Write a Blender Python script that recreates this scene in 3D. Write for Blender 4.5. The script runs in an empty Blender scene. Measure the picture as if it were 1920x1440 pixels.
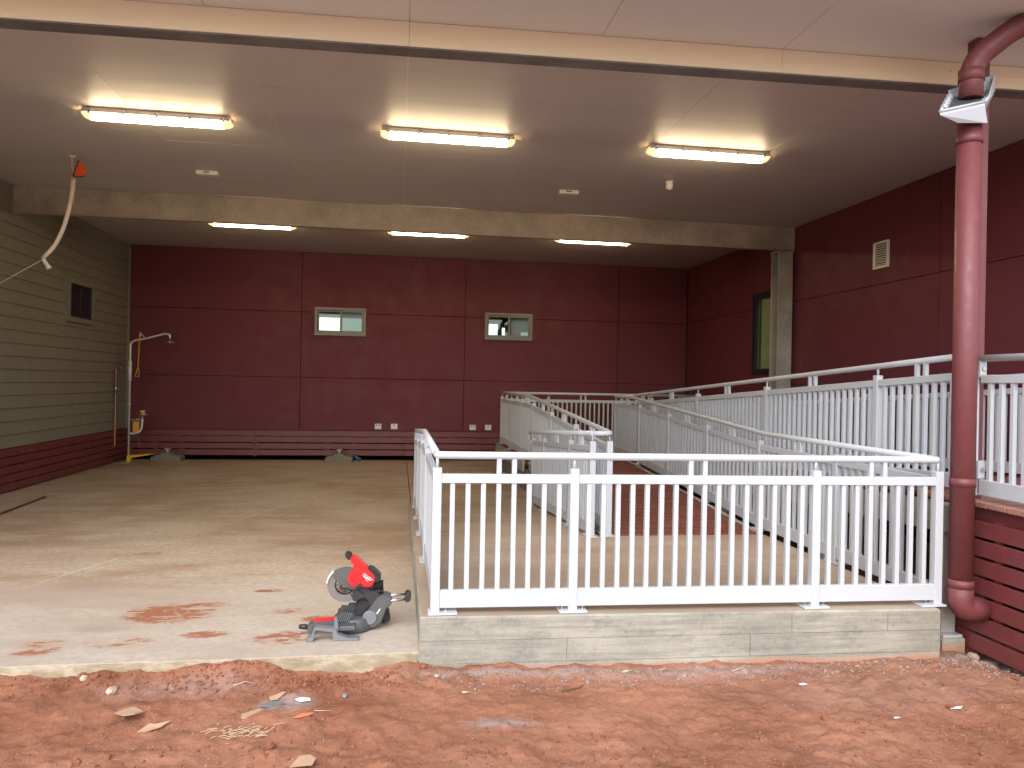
import bpy, bmesh, math, random
from mathutils import Vector, Matrix, noise
random.seed(7)
PI = math.pi
scene = bpy.context.scene
col = scene.collection

# ------------------------------------------------------------------ camera
cam_d = bpy.data.cameras.new("camera")
cam = bpy.data.objects.new("camera", cam_d)
col.objects.link(cam)
cam_d.sensor_width = 36.0
cam_d.lens = 1397.0 / 1920.0 * 36.0
cam_d.clip_start = 0.05
cam_d.clip_end = 3000
_yaw, _pitch, _roll = math.radians(8.6786), math.radians(-0.031), math.radians(1.103)
fw = Vector((math.sin(_yaw) * math.cos(_pitch), math.cos(_yaw) * math.cos(_pitch), math.sin(_pitch)))
rt = Vector((math.cos(_yaw), -math.sin(_yaw), 0))
up = rt.cross(fw)
rt2 = math.cos(_roll) * rt + math.sin(_roll) * up
up2 = rt2.cross(fw)
m3 = Matrix((rt2, up2, -fw)).transposed()
cam.matrix_world = Matrix.Translation((1.774, -14.068, 1.458)) @ m3.to_4x4()
scene.camera = cam

# ------------------------------------------------------------------ sky, sun, exposure
SUN_EL, SUN_AZ = math.radians(44), math.radians(200)      # azimuth clockwise from +Y: behind the camera, a little left
world = bpy.data.worlds.new("World")
scene.world = world
world.use_nodes = True
wn = world.node_tree
for n in list(wn.nodes):
    wn.nodes.remove(n)
w_out = wn.nodes.new("ShaderNodeOutputWorld")
w_bg = wn.nodes.new("ShaderNodeBackground")
w_sky = wn.nodes.new("ShaderNodeTexSky")
w_sky.sky_type = 'NISHITA'
w_sky.sun_disc = False
w_sky.sun_elevation = SUN_EL
w_sky.sun_rotation = SUN_AZ
w_sky.air_density = 1.0
w_sky.dust_density = 2.0
w_sky.ozone_density = 1.0
w_bg.inputs["Strength"].default_value = 0.15
wn.links.new(w_sky.outputs[0], w_bg.inputs[0])
wn.links.new(w_bg.outputs[0], w_out.inputs[0])
sun_d = bpy.data.lights.new("sun", 'SUN')
sun_d.energy = 0.85
sun_d.angle = math.radians(75)
sun_d.color = (1.0, 0.985, 0.96)
sun = bpy.data.objects.new("sun", sun_d)
col.objects.link(sun)
sun_dir = Vector((math.sin(SUN_AZ) * math.cos(SUN_EL), math.cos(SUN_AZ) * math.cos(SUN_EL), math.sin(SUN_EL)))
sun.rotation_euler = (-sun_dir).to_track_quat('-Z', 'Y').to_euler()
scene.view_settings.view_transform = 'Standard'
scene.view_settings.look = 'None'
scene.view_settings.gamma = 1.0
scene.view_settings.use_curve_mapping = False
scene.view_settings.exposure = 1.45
scene.render.engine = 'CYCLES'
cy = scene.cycles
cy.max_bounces = 6
cy.diffuse_bounces = 4
cy.glossy_bounces = 4
cy.transmission_bounces = 5
cy.transparent_max_bounces = 8
cy.caustics_reflective = False
cy.caustics_refractive = False
cy.sample_clamp_indirect = 6.0
cy.use_denoising = True
LAMP = 15.5                                                 # emission of the lit diffusers

# ------------------------------------------------------------------ materials
class NT:
    def __init__(self, name):
        self.m = bpy.data.materials.new(name)
        self.m.use_nodes = True
        self.t = self.m.node_tree
        self.b = self.t.nodes["Principled BSDF"]
        g = self.t.nodes.new("ShaderNodeNewGeometry")
        self.pos = g.outputs["Position"]
    def lk(self, a, b):
        self.t.links.new(a, b)
    def val(self, sock, v):
        if isinstance(v, (int, float)):
            sock.default_value = v
        elif isinstance(v, (tuple, list)):
            sock.default_value = v if len(v) == len(sock.default_value) else tuple(v) + (1,)
        else:
            self.lk(v, sock)
    def scaled(self, s, vec=None, loc=(0, 0, 0), rot=(0, 0, 0)):
        n = self.t.nodes.new("ShaderNodeMapping")
        self.lk(vec or self.pos, n.inputs[0])
        n.inputs["Scale"].default_value = s
        n.inputs["Location"].default_value = loc
        n.inputs["Rotation"].default_value = rot
        return n.outputs[0]
    def noise(self, scale, vec=None, detail=4, rough=.55, dist=0):
        n = self.t.nodes.new("ShaderNodeTexNoise")
        self.lk(vec or self.pos, n.inputs["Vector"])
        n.inputs["Scale"].default_value = scale
        n.inputs["Detail"].default_value = detail
        n.inputs["Roughness"].default_value = rough
        n.inputs["Distortion"].default_value = dist
        return n.outputs["Fac"]
    def voro(self, scale, vec=None, feature='F1', out="Distance"):
        n = self.t.nodes.new("ShaderNodeTexVoronoi")
        n.feature = feature
        self.lk(vec or self.pos, n.inputs["Vector"])
        n.inputs["Scale"].default_value = scale
        return n.outputs[out]
    def ramp(self, v, a, b, lo=0., hi=1.):
        n = self.t.nodes.new("ShaderNodeMapRange")
        n.interpolation_type = 'SMOOTHSTEP'
        self.val(n.inputs[0], v)
        for i, x in enumerate((a, b, lo, hi)):
            n.inputs[i + 1].default_value = x
        return n.outputs[0]
    def math(self, op, a, b=0., clamp=False):
        n = self.t.nodes.new("ShaderNodeMath")
        n.operation = op
        n.use_clamp = clamp
        self.val(n.inputs[0], a)
        self.val(n.inputs[1], b)
        return n.outputs[0]
    def mix(self, f, a, b, mode='MIX'):
        n = self.t.nodes.new("ShaderNodeMix")
        n.data_type = 'RGBA'
        n.blend_type = mode
        self.val(n.inputs[0], f)
        self.val(n.inputs[6], a)
        self.val(n.inputs[7], b)
        return n.outputs[2]
    def sep(self, vec=None):
        n = self.t.nodes.new("ShaderNodeSeparateXYZ")
        self.lk(vec or self.pos, n.inputs[0])
        return n.outputs
    def bump(self, h, strength=.3, dist=.01):
        n = self.t.nodes.new("ShaderNodeBump")
        self.lk(h, n.inputs["Height"])
        n.inputs["Strength"].default_value = strength
        n.inputs["Distance"].default_value = dist
        self.lk(n.outputs[0], self.b.inputs["Normal"])
    def set(self, **k):
        for a, v in k.items():
            self.val(self.b.inputs[a.replace("_", " ")], v)
        return self.m

def lighter(c, f):
    return tuple(min(1, x * f) for x in c[:3])

def paint(name, c, rough=.45, var=.12, scale=3., grain=60., bump=.06, metal=0., spec=.5, dirt=None, dirt_amt=.35):
    k = NT(name)
    f = k.noise(scale, detail=6)
    cc = k.mix(f, lighter(c, 1 - var), lighter(c, 1 + var))
    if dirt:
        d = k.ramp(k.noise(scale * 2.3, detail=8, rough=.7), .52, .75, 0, dirt_amt)
        cc = k.mix(d, cc, dirt)
    r = k.ramp(k.noise(scale * 4, detail=5), .3, .7, rough * .85, min(1, rough * 1.2))
    if bump:
        k.bump(k.noise(grain, detail=3), bump, .004)
    return k.set(Base_Color=cc, Roughness=r, Metallic=metal, Specular_IOR_Level=spec)

M = {}
M['white'] = paint('white_powdercoat', (.475, .50, .525), .4, .03, 2.5, bump=.03, dirt=(.46, .42, .38), dirt_amt=.25)
M['maroon'] = paint('maroon_cladding', (.138, .03, .043), .58, .1, .9, grain=160, bump=.05, spec=.3, dirt=(.17, .055, .062), dirt_amt=.3)
M['slat'] = paint('maroon_slat', (.16, .034, .034), .42, .2, 4, grain=90, bump=.12, dirt=(.28, .12, .09), dirt_amt=.3)
M['pipe'] = paint('maroon_pipe', (.155, .04, .042), .52, .07, 6, bump=.02, dirt=(.3, .12, .1), dirt_amt=.2)
M['gap'] = paint('dark_joint', (.03, .012, .013), .8, .1)
M['sage'] = paint('sage_weatherboard', (.215, .21, .16), .55, .08, 1.6, grain=110, bump=.08, dirt=(.3, .25, .18), dirt_amt=.2)
M['alu'] = paint('aluminium', (.2, .205, .195), .42, .1, 8, metal=.2, bump=.02)
M['dark_frame'] = paint('dark_frame', (.012, .018, .03), .35, .1, 8)
M['plastic'] = paint('white_plastic', (.74, .72, .68), .4, .04, 10, bump=.02)
M['cream'] = paint('cream_fascia', (.88, .79, .61), .42, .04, 1.2, bump=.02)
M['soffit'] = paint('soffit_panel', (.70, .73, .75), .4, .04, .8, bump=.02)
M['seam'] = paint('light_seam', (.74, .7, .66), .5, .03, 4)
M['pole'] = paint('bright_pole', (.72, .72, .70), .3, .05, 20, metal=.25, bump=.01)
M['footing'] = paint('footing_concrete', (.2, .18, .135), .9, .25, 7, bump=.3, grain=40)
M['steel'] = paint('stainless', (.55, .55, .54), .25, .05, 20, metal=1., bump=.01)
M['copper'] = paint('copper', (.5, .24, .14), .35, .2, 12, metal=.9)
M['yellow'] = paint('safety_yellow', (.72, .46, .02), .4, .08, 12)
M['amber'] = paint('amber_sign', (.72, .33, .04), .45, .08, 12)
M['orange'] = paint('orange_tag', (.75, .09, .03), .45, .1, 20)
M['black'] = paint('black_plastic', (.018, .018, .02), .45, .2, 20)
M['red'] = paint('red_plastic', (.72, .02, .022), .35, .06, 20, bump=.03)
M['saw_grey'] = paint('cast_grey', (.11, .115, .12), .42, .1, 20, metal=.35, dirt=(.24, .2, .16), dirt_amt=.4)
M['saw_light'] = paint('cast_light_grey', (.2, .21, .225), .42, .08, 20, metal=.3, dirt=(.28, .24, .2), dirt_amt=.35)
M['saw_blade'] = paint('worn_blade', (.25, .235, .21), .38, .2, 30, metal=.7, dirt=(.2, .17, .13), dirt_amt=.5)
M['saw_guard'] = paint('dusty_guard', (.17, .155, .135), .5, .2, 30, dirt=(.26, .22, .17), dirt_amt=.5)
M['saw_dark'] = paint('dark_metal', (.045, .045, .05), .45, .15, 20, metal=.4, dirt=(.2, .17, .13), dirt_amt=.4)
M['logo'] = paint('white_print', (.85, .85, .85), .5, .01, 10, bump=0)
M['conduit'] = paint('ivory_conduit', (.72, .64, .54), .45, .06, 10)
M['blue'] = paint('blue_pipe', (.02, .09, .2), .4, .1, 8)
M['interior'] = paint('interior_wall', (.45, .46, .44), .7, .05, 1)
M['blind'] = paint('beige_blind', (.62, .54, .36), .7, .05, 2)
M['card'] = paint('cardboard', (.42, .27, .16), .8, .25, 18, dirt=(.4, .16, .08), dirt_amt=.6)
M['paper'] = paint('white_scrap', (.78, .74, .7), .7, .1, 25, dirt=(.5, .28, .18), dirt_amt=.4)
M['straw'] = paint('dry_straw', (.55, .4, .25), .8, .25, 40)
M['twig'] = paint('twig', (.12, .06, .04), .8, .25, 40)
M['orange_scrap'] = paint('orange_scrap', (.7, .16, .06), .5, .1, 30)

def galv(name, c=(.42, .395, .35), metal=.25):
    k = NT(name)
    v = k.voro(38, out="Color")
    s = k.sep(v)[0]
    n = k.noise(2.2, detail=7, rough=.65)
    f = k.math('ADD', k.math('MULTIPLY', s, .1), k.math('MULTIPLY', n, 1.0))
    cc = k.mix(k.ramp(f, .3, .85), lighter(c, .72), lighter(c, 1.25))
    k.bump(k.noise(30, detail=4), .05, .004)
    return k.set(Base_Color=cc, Roughness=k.ramp(n, .3, .7, .38, .62), Metallic=metal)
M['galv'] = galv('galvanised_steel')
M['galv_warm'] = galv('lamplit_beam', (.45, .385, .31))  # galvanised steel with the warm lamp light mixed into its base colour
M['galv_dark'] = galv('galvanised_dark', (.2, .2, .21))

def ceil_mat():
    k = NT('ceiling_panel')
    n = k.noise(.8, detail=5)
    st = k.noise(2.0, vec=k.scaled((.25, 4, 1)), detail=6)
    cc = k.mix(n, (.54, .51, .505), (.60, .57, .565))
    cc = k.mix(k.ramp(st, .45, .8, 0, .15), cc, (.40, .37, .365))
    k.bump(k.noise(14, detail=2), .03, .003)
    return k.set(Base_Color=cc, Roughness=k.ramp(st, .3, .7, .40, .48), Specular_IOR_Level=.26)
M['ceiling'] = ceil_mat()

def lamp_mat():
    k = NT('lit_diffuser')
    k.set(Base_Color=(.9, .85, .75), Roughness=.4)
    k.b.inputs["Emission Color"].default_value = (1.0, .77, .46, 1)
    k.b.inputs["Emission Strength"].default_value = LAMP
    return k.m
M['lamp'] = lamp_mat()

def glass(name, tint, rough=.02):
    """thin clear pane: lets light straight through, mirrors a little by Fresnel"""
    m = bpy.data.materials.new(name); m.use_nodes = True
    t = m.node_tree; t.nodes.clear()
    o = t.nodes.new("ShaderNodeOutputMaterial"); mx = t.nodes.new("ShaderNodeMixShader"); lw_ = t.nodes.new("ShaderNodeLayerWeight"); pw = t.nodes.new("ShaderNodeMath"); fr = t.nodes.new("ShaderNodeMath")
    tr = t.nodes.new("ShaderNodeBsdfTransparent"); gl = t.nodes.new("ShaderNodeBsdfGlossy"); ns = t.nodes.new("ShaderNodeTexNoise")
    ns.inputs["Scale"].default_value = 9.0
    bp = t.nodes.new("ShaderNodeBump"); bp.inputs["Strength"].default_value = .02
    t.links.new(ns.outputs["Fac"], bp.inputs["Height"]); t.links.new(bp.outputs[0], gl.inputs["Normal"])
    pw.operation = "POWER"; pw.inputs[1].default_value = 5.0; t.links.new(lw_.outputs["Facing"], pw.inputs[0])
    fr.operation = "MULTIPLY_ADD"; t.links.new(pw.outputs[0], fr.inputs[0]); fr.inputs[1].default_value = .9; fr.inputs[2].default_value = .05
    tr.inputs[0].default_value = tuple(tint) + (1,); gl.inputs["Roughness"].default_value = rough
    t.links.new(fr.outputs[0], mx.inputs[0]); t.links.new(tr.outputs[0], mx.inputs[1]); t.links.new(gl.outputs[0], mx.inputs[2]); t.links.new(mx.outputs[0], o.inputs[0])
    return m
M['glass'] = glass('window_glass', (.86, .95, .88))
M['glass_screen'] = glass('screened_glass', (.3, .37, .34), .06)
k = NT('dark_glass')
M['glass_dark'] = k.set(Base_Color=(.012, .016, .03), Roughness=.08)

def slab_mat():
    k = NT('concrete_floor')
    big = k.noise(.45, detail=8, rough=.62)
    mid = k.noise(2.6, vec=k.scaled((.55, 1.5, 1)), detail=10, rough=.68)
    fine = k.noise(22, detail=8, rough=.7)
    c = k.mix(k.ramp(big, .36, .64), (.32, .22, .14), (.47, .385, .29))
    c = k.mix(k.ramp(mid, .42, .64, 0, .8), c, (.49, .415, .325))
    c = k.mix(k.ramp(k.noise(1.1, vec=k.scaled((.3, 1.2, 1), loc=(4, 1, 0)), detail=9, rough=.7), .5, .68, 0, .55), c, (.30, .18, .11))
    c = k.mix(k.ramp(fine, .38, .68, 0, .55), c, (.26, .187, .13))
    c = k.mix(k.ramp(k.noise(5, vec=k.scaled((.35, 1.6, 1), loc=(2, 7, 0), rot=(0, 0, .15)), detail=10, rough=.75), .56, .7, 0, .5), c, (.33, .2, .125))
    c = k.mix(k.ramp(k.noise(3.2, vec=k.scaled((.4, 1.3, 1), loc=(9, 3, 0)), detail=9, rough=.7), .55, .75, 0, .5), c, (.5, .45, .38))
    # paler front strip: daylight reaching in under the eave, painted into the colour
    y = k.sep()[1]
    edge = k.math('ADD', y, k.math('MULTIPLY', k.noise(1.6, detail=6), .9))
    c = k.mix(k.ramp(edge, -8.45, -7.6, .38, 0), c, (.43, .40, .345))
    # red soil tracked over the slab: smears in measured places broken up by streaky noise
    spots = [(.42, -9.2, .42, .30, 1.), (.62, -9.05, .2, .1, .9), (.72, -9.62, .2, .09, 1.), (.27, -9.72, .3, .12, .8), (-.1, -9.75, .22, .2, .8),
             (1.16, -9.72, .26, .16, .9), (.92, -8.75, .16, .06, .8), (1.13, -9.22, .16, .1, .7), (1.32, -9.4, .18, .1, .8), (1.5, -9.75, .12, .06, .6),
             (.75, -8.3, .4, .1, .45), (-.3, -7.6, .5, .22, .5), (.2, -8.0, .4, .12, .4), (1.2, -7.9, .3, .1, .4), (-1.2, -6.6, .6, .25, .35), (.5, -6.0, .9, .25, .22), (-.9, -4.2, 1.2, .4, .25)]
    mask = None
    for (x, yy, rx, ry, a) in spots:
        m = k.t.nodes.new("ShaderNodeVectorMath"); m.operation = 'LENGTH'
        k.lk(k.scaled((1 / rx, 1 / ry, 0), loc=(-x / rx, -yy / ry, 0)), m.inputs[0])
        v = k.ramp(m.outputs["Value"], 1.15, .1, 0, a)
        mask = v if mask is None else k.math('MAXIMUM', mask, v)
    streak = k.math('ADD', k.math('MULTIPLY', k.noise(6, vec=k.scaled((.6, 1.5, 1), rot=(0, 0, .3)), detail=12, rough=.75, dist=.5), .6), k.math('MULTIPLY', k.noise(24, vec=k.scaled((.55, 1.3, 1), rot=(0, 0, .2)), detail=9, rough=.75), .4))
    dust = k.ramp(k.math('MULTIPLY', mask, k.ramp(streak, .38, .62, 0, 1.6)), .36, .66)
    speck = k.ramp(k.noise(34, vec=k.scaled((.6, 1.2, 1)), detail=3), .74, .78, 0, .7)
    halo = k.math('MULTIPLY', k.ramp(mask, .02, .8), k.ramp(k.noise(3.5, vec=k.scaled((.5, 1.2, 1)), detail=9, rough=.7), .35, .7, 0, .6))
    c = k.mix(halo, c, (.36, .2, .12))
    def line(x0, y0, x1, y1, w):
        L = math.hypot(x1 - x0, y1 - y0); nx_, ny_ = (y1 - y0) / L, -(x1 - x0) / L
        xyz = k.sep()
        d = k.math('ABSOLUTE', k.math('ADD', k.math('ADD', k.math('MULTIPLY', xyz[0], nx_), k.math('MULTIPLY', xyz[1], ny_)), -(x0 * nx_ + y0 * ny_)))
        return k.math('MULTIPLY', k.ramp(d, w, w * .4), k.ramp(k.noise(2.5, detail=5), .38, .6))
    c = k.mix(k.math('MULTIPLY', line(-.66, -8.37, .22, -5.95, .014), .4), c, (.6, .55, .47))
    c = k.mix(k.math('MULTIPLY', line(-2.9, -3.2, 1.9, -3.35, .012), .35), c, (.2, .14, .1))
    c = k.mix(speck, c, (.32, .15, .09))
    c = k.mix(dust, c, k.mix(fine, (.22, .075, .036), (.37, .155, .085)))
    # damp grey ring marks by the left front corner
    g = k.t.nodes.new("ShaderNodeVectorMath"); g.operation = 'LENGTH'
    k.lk(k.scaled((1 / .2, 1 / .1, 0), loc=(-.12 / .2, 9.45 / .1, 0)), g.inputs[0])
    c = k.mix(k.math('MULTIPLY', k.ramp(g.outputs["Value"], 1.1, .4, 0, .5), k.ramp(mid, .3, .6)), c, (.2, .18, .155))
    # faint saw-cut and chalk lines
    h = k.math('ADD', k.math('MULTIPLY', fine, .4), k.math('MULTIPLY', dust, .5))
    k.bump(h, .18, .006)
    return k.set(Base_Color=c, Roughness=k.ramp(mid, .3, .7, .62, .85), Specular_IOR_Level=.35)
M['slab'] = slab_mat()

def form_mat():
    k = NT('formed_concrete')
    z = k.sep()[2]
    streak = k.noise(3, vec=k.scaled((.5, .5, 9)), detail=10, rough=.7)
    big = k.noise(2.2, detail=8, rough=.65)
    fine = k.noise(45, detail=6, rough=.7)
    c = k.mix(k.ramp(big, .3, .7), (.26, .243, .195), (.39, .365, .295))
    c = k.mix(k.ramp(streak, .38, .68, 0, .85), c, (.2, .19, .155))
    c = k.mix(k.ramp(k.noise(6, vec=k.scaled((.8, .8, 2), loc=(3, 0, 1)), detail=10, rough=.75), .5, .66, 0, .6), c, (.16, .16, .14))
    c = k.mix(k.ramp(fine, .45, .75, 0, .35), c, (.42, .4, .345))
    c = k.mix(k.ramp(k.noise(9, detail=6), .66, .74, 0, .5), c, (.42, .28, .18))
    c = k.mix(k.ramp(k.math('ADD', z, k.math('MULTIPLY', big, .06)), -.04, -.075, 0, .8), c, (.4, .2, .12))
    k.bump(k.math('ADD', k.math('MULTIPLY', fine, .5), streak), .3, .006)
    return k.set(Base_Color=c, Roughness=.85, Specular_IOR_Level=.3)
M['formed'] = form_mat()
k = NT('pale_edge_mortar')
n1 = k.noise(8, vec=k.scaled((1, 1, 3)), detail=9, rough=.7)
k.bump(n1, .3, .008)
M['mortar'] = k.set(Base_Color=k.mix(k.ramp(n1, .35, .7), (.27, .21, .13), (.46, .39, .28)), Roughness=.9)
k = NT('landing_concrete')
n1 = k.noise(1.3, vec=k.scaled((.5, 1.5, 1)), detail=10, rough=.66)
n2 = k.noise(18, detail=8, rough=.7)
cc = k.mix(k.ramp(n1, .3, .7), (.31, .23, .165), (.42, .34, .265))
cc = k.mix(k.ramp(n2, .35, .75, 0, .25), cc, (.24, .18, .13))
cc = k.mix(k.ramp(k.noise(5, vec=k.scaled((.5, 1.5, 1), rot=(0, 0, .4)), detail=10, rough=.75), .68, .73, 0, .7), cc, (.33, .13, .07))
k.bump(n2, .15, .005)
M['landing'] = k.set(Base_Color=cc, Roughness=.8, Specular_IOR_Level=.35)

def soil_mat():
    k = NT('red_soil')
    big = k.noise(1.6, detail=8, rough=.6)
    mid = k.noise(9, detail=10, rough=.68)
    fine = k.noise(70, detail=8, rough=.75)
    c = k.mix(k.ramp(big, .3, .7), (.215, .085, .045), (.36, .168, .1))
    c = k.mix(k.ramp(mid, .4, .72, 0, .6), c, (.38, .168, .093))
    c = k.mix(k.ramp(fine, .5, .75, 0, .5), c, (.14, .042, .02))
    # grey cement dust patches
    gx = None
    for (x, y, rx, ry, a) in [(1.28, -10.42, .16, .10, .85), (2.28, -10.66, .2, .06, .8), (.75, -10.22, .5, .12, .4), (3.5, -10.2, .9, .09, .55), (2.5, -10.14, .9, .06, .65), (5.25, -10.12, .35, .16, .9), (4.4, -10.5, 1.2, .3, .18)]:
        m = k.t.nodes.new("ShaderNodeVectorMath"); m.operation = 'LENGTH'
        k.lk(k.scaled((1 / rx, 1 / ry, 0), loc=(-x / rx, -y / ry, 0)), m.inputs[0])
        v = k.ramp(m.outputs["Value"], 1.2, .2, 0, a)
        gx = v if gx is None else k.math('MAXIMUM', gx, v)
    c = k.mix(k.math('MULTIPLY', gx, k.ramp(mid, .25, .6)), c, (.36, .3, .27))
    # tiny pale grit
    sp = k.voro(95)
    c = k.mix(k.math('MULTIPLY', k.ramp(sp, .16, .1), k.ramp(k.noise(6, detail=3), .45, .65)), c, (.6, .42, .32))
    k.bump(k.math('ADD', k.math('MULTIPLY', mid, 1.0), k.math('MULTIPLY', fine, .35)), .8, .025)
    yy = k.sep()[1]
    c = k.mix(k.ramp(k.math('ADD', yy, k.math('MULTIPLY', big, 3)), -11.5, -14.5), c, (.34, .25, .19))  # unseen soil behind the camera, made paler to bounce more neutral light inside
    return k.set(Base_Color=c, Roughness=.95, Specular_IOR_Level=.15)
M['soil'] = soil_mat()

def wood_mat(name, a, b):
    k = NT(name)
    g = k.noise(5, vec=k.scaled((.6, 14, 8)), detail=10, rough=.7)
    n = k.noise(2.5, detail=6)
    c = k.mix(k.ramp(g, .3, .7), a, b)
    c = k.mix(k.ramp(n, .4, .75, 0, .4), c, lighter(b, 1.35))
    k.bump(g, .2, .004)
    return k.set(Base_Color=c, Roughness=.68, Specular_IOR_Level=.3)
M['deck'] = wood_mat('deck_board', (.12, .035, .026), (.19, .062, .043))
M['deck_dusty'] = wood_mat('deck_board_end', (.22, .1, .075), (.36, .19, .14))
def stone_mat(name, a, b, s=40):
    k = NT(name)
    n = k.noise(s, detail=6)
    k.bump(n, .3, .004)
    return k.set(Base_Color=k.mix(k.ramp(n, .3, .7), a, b), Roughness=.9, Specular_IOR_Level=.2)
M['stone'] = stone_mat('pale_stone', (.42, .27, .18), (.66, .52, .4))
M['gravel'] = stone_mat('grey_gravel', (.18, .11, .085), (.36, .28, .235), 20)
M['grit'] = stone_mat('pale_grit', (.36, .2, .13), (.62, .48, .38), 12)
M['clod'] = stone_mat('soil_clod', (.18, .062, .032), (.3, .12, .068), 60)

# ------------------------------------------------------------------ mesh helpers
W = {}
def wpos(o):
    return W[o.name] if o is not None else Vector((0, 0, 0))
class B:
    """collects shapes in world coordinates; build() links them as ONE mesh object"""
    def __init__(self, mtx=None):
        self.v = []; self.f = []; self.M = mtx; self.sm = []
    def add(self, vs, fs, smooth=False):
        o = len(self.v)
        for p in vs:
            p = Vector(p)
            self.v.append(self.M @ p if self.M else p)
        for q in fs:
            self.f.append(tuple(i + o for i in q)); self.sm.append(smooth)
        return self
    def box(self, x0, x1, y0, y1, z0, z1, ch=0):
        x0, x1 = min(x0, x1), max(x0, x1); y0, y1 = min(y0, y1), max(y0, y1); z0, z1 = min(z0, z1), max(z0, z1)
        if not ch:
            vs = [(x, y, z) for z in (z0, z1) for y in (y0, y1) for x in (x0, x1)]
            return self.add(vs, [(0, 2, 3, 1), (4, 5, 7, 6), (0, 1, 5, 4), (2, 6, 7, 3), (0, 4, 6, 2), (1, 3, 7, 5)])
        bm = bmesh.new()
        bmesh.ops.create_cube(bm, size=1)
        for v in bm.verts:
            v.co = Vector(((x0 + x1) / 2 + v.co.x * (x1 - x0), (y0 + y1) / 2 + v.co.y * (y1 - y0), (z0 + z1) / 2 + v.co.z * (z1 - z0)))
        bmesh.ops.bevel(bm, geom=bm.edges[:] , offset=ch, segments=1, affect='EDGES', clamp_overlap=True)
        bm.verts.index_update()
        self.add([v.co.copy() for v in bm.verts], [[v.index for v in f.verts] for f in bm.faces])
        bm.free()
        return self
    def hexa(self, q0, q1):
        """solid between two 4-point loops"""
        return self.add(list(q0) + list(q1), [(3, 2, 1, 0), (4, 5, 6, 7), (0, 1, 5, 4), (1, 2, 6, 5), (2, 3, 7, 6), (3, 0, 4, 7)])
    def bar(self, p, q, w, h):
        """upright bar from p to q: w across, h vertical (vertical ends, shears on slopes)"""
        p, q = Vector(p), Vector(q)
        d = Vector((q.x - p.x, q.y - p.y, 0)).normalized()
        s = Vector((-d.y, d.x, 0)) * (w / 2)
        z = Vector((0, 0, h / 2))
        c = min(w, h) * .08
        def loop(a):
            return [a + s * 1 + z - s.normalized() * c, a + s + z - Vector((0, 0, c)), a + s - z + Vector((0, 0, c)), a + s - z - s.normalized() * c,
                    a - s - z + s.normalized() * c, a - s - z + Vector((0, 0, c)), a - s + z - Vector((0, 0, c)), a - s + z + s.normalized() * c]
        a, b = loop(p), loop(q)
        fs = [tuple(range(8)), tuple(range(15, 7, -1))] + [(i, i + 8, (i + 1) % 8 + 8, (i + 1) % 8) for i in range(8)]
        return self.add(a + b, fs)
    def tube(self, path, r, n=12, caps=True, smooth=True):
        pts = [Vector(p) for p in path]
        rr = r if isinstance(r, (list, tuple)) else [r] * len(pts)
        vs = []; fs = []
        ref = None
        for i, p in enumerate(pts):
            t = (pts[min(i + 1, len(pts) - 1)] - pts[max(i - 1, 0)])
            if 0 < i < len(pts) - 1:
                t = (pts[i + 1] - p).normalized() + (p - pts[i - 1]).normalized()
            t.normalize()
            if ref is None:
                ref = t.orthogonal().normalized()
            a = (ref - t * ref.dot(t))
            a = a.normalized() if a.length > 1e-6 else t.orthogonal().normalized()
            ref = a
            b = t.cross(a)
            for j in range(n):
                an = 2 * PI * j / n
                vs.append(p + (a * math.cos(an) + b * math.sin(an)) * rr[i])
        for i in range(len(pts) - 1):
            for j in range(n):
                fs.append((i * n + j, i * n + (j + 1) % n, (i + 1) * n + (j + 1) % n, (i + 1) * n + j))
        self.add(vs, fs, smooth)
        if caps:
            o = len(self.v) - len(vs)
            self.f.append(tuple(o + j for j in reversed(range(n)))); self.sm.append(False)
            o2 = o + (len(pts) - 1) * n
            self.f.append(tuple(o2 + j for j in range(n))); self.sm.append(False)
        return self
    def lathe(self, prof, c, n=20, smooth=True, axis='Z'):
        vs = []; fs = []
        c = Vector(c)
        for (r, z) in prof:
            for j in range(n):
                a = 2 * PI * j / n
                if axis == 'Z': d = Vector((r * math.cos(a), r * math.sin(a), z))
                elif axis == 'Y': d = Vector((r * math.cos(a), z, r * math.sin(a)))
                else: d = Vector((z, r * math.cos(a), r * math.sin(a)))
                vs.append(c + d)
        for i in range(len(prof) - 1):
            for j in range(n):
                fs.append((i * n + j, i * n + (j + 1) % n, (i + 1) * n + (j + 1) % n, (i + 1) * n + j))
        fs2 = [tuple(reversed(range(n))), tuple((len(prof) - 1) * n + j for j in range(n))]
        self.add(vs, fs, smooth)
        o = len(self.v) - len(vs)
        for q in fs2:
            self.f.append(tuple(i + o for i in q)); self.sm.append(False)
        return self
    def prism(self, outline, y0, y1, axis='Y'):
        n = len(outline)
        if axis == 'Y':
            vs = [(x, y0, z) for x, z in outline] + [(x, y1, z) for x, z in outline]
        elif axis == 'X':
            vs = [(y0, x, z) for x, z in outline] + [(y1, x, z) for x, z in outline]
        else:
            vs = [(x, z, y0) for x, z in outline] + [(x, z, y1) for x, z in outline]
        fs = [tuple(range(n)), tuple(range(2 * n - 1, n - 1, -1))] + [(i, i + n, (i + 1) % n + n, (i + 1) % n) for i in range(n)]
        return self.add(vs, fs)
    def grid_wall(self, u0, u1, w0, w1, holes, place):
        """rectangle (u,w) with rectangular holes; place(u0,u1,w0,w1) adds the cell's box"""
        us = sorted({u0, u1, *[h[i] for h in holes for i in (0, 1) if u0 < h[i] < u1]})
        ws = sorted({w0, w1, *[h[i] for h in holes for i in (2, 3) if w0 < h[i] < w1]})
        for a, b in zip(us, us[1:]):
            for c, d in zip(ws, ws[1:]):
                mu, mw = (a + b) / 2, (c + d) / 2
                if not any(h[0] < mu < h[1] and h[2] < mw < h[3] for h in holes):
                    place(a, b, c, d)
        return self
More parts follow.
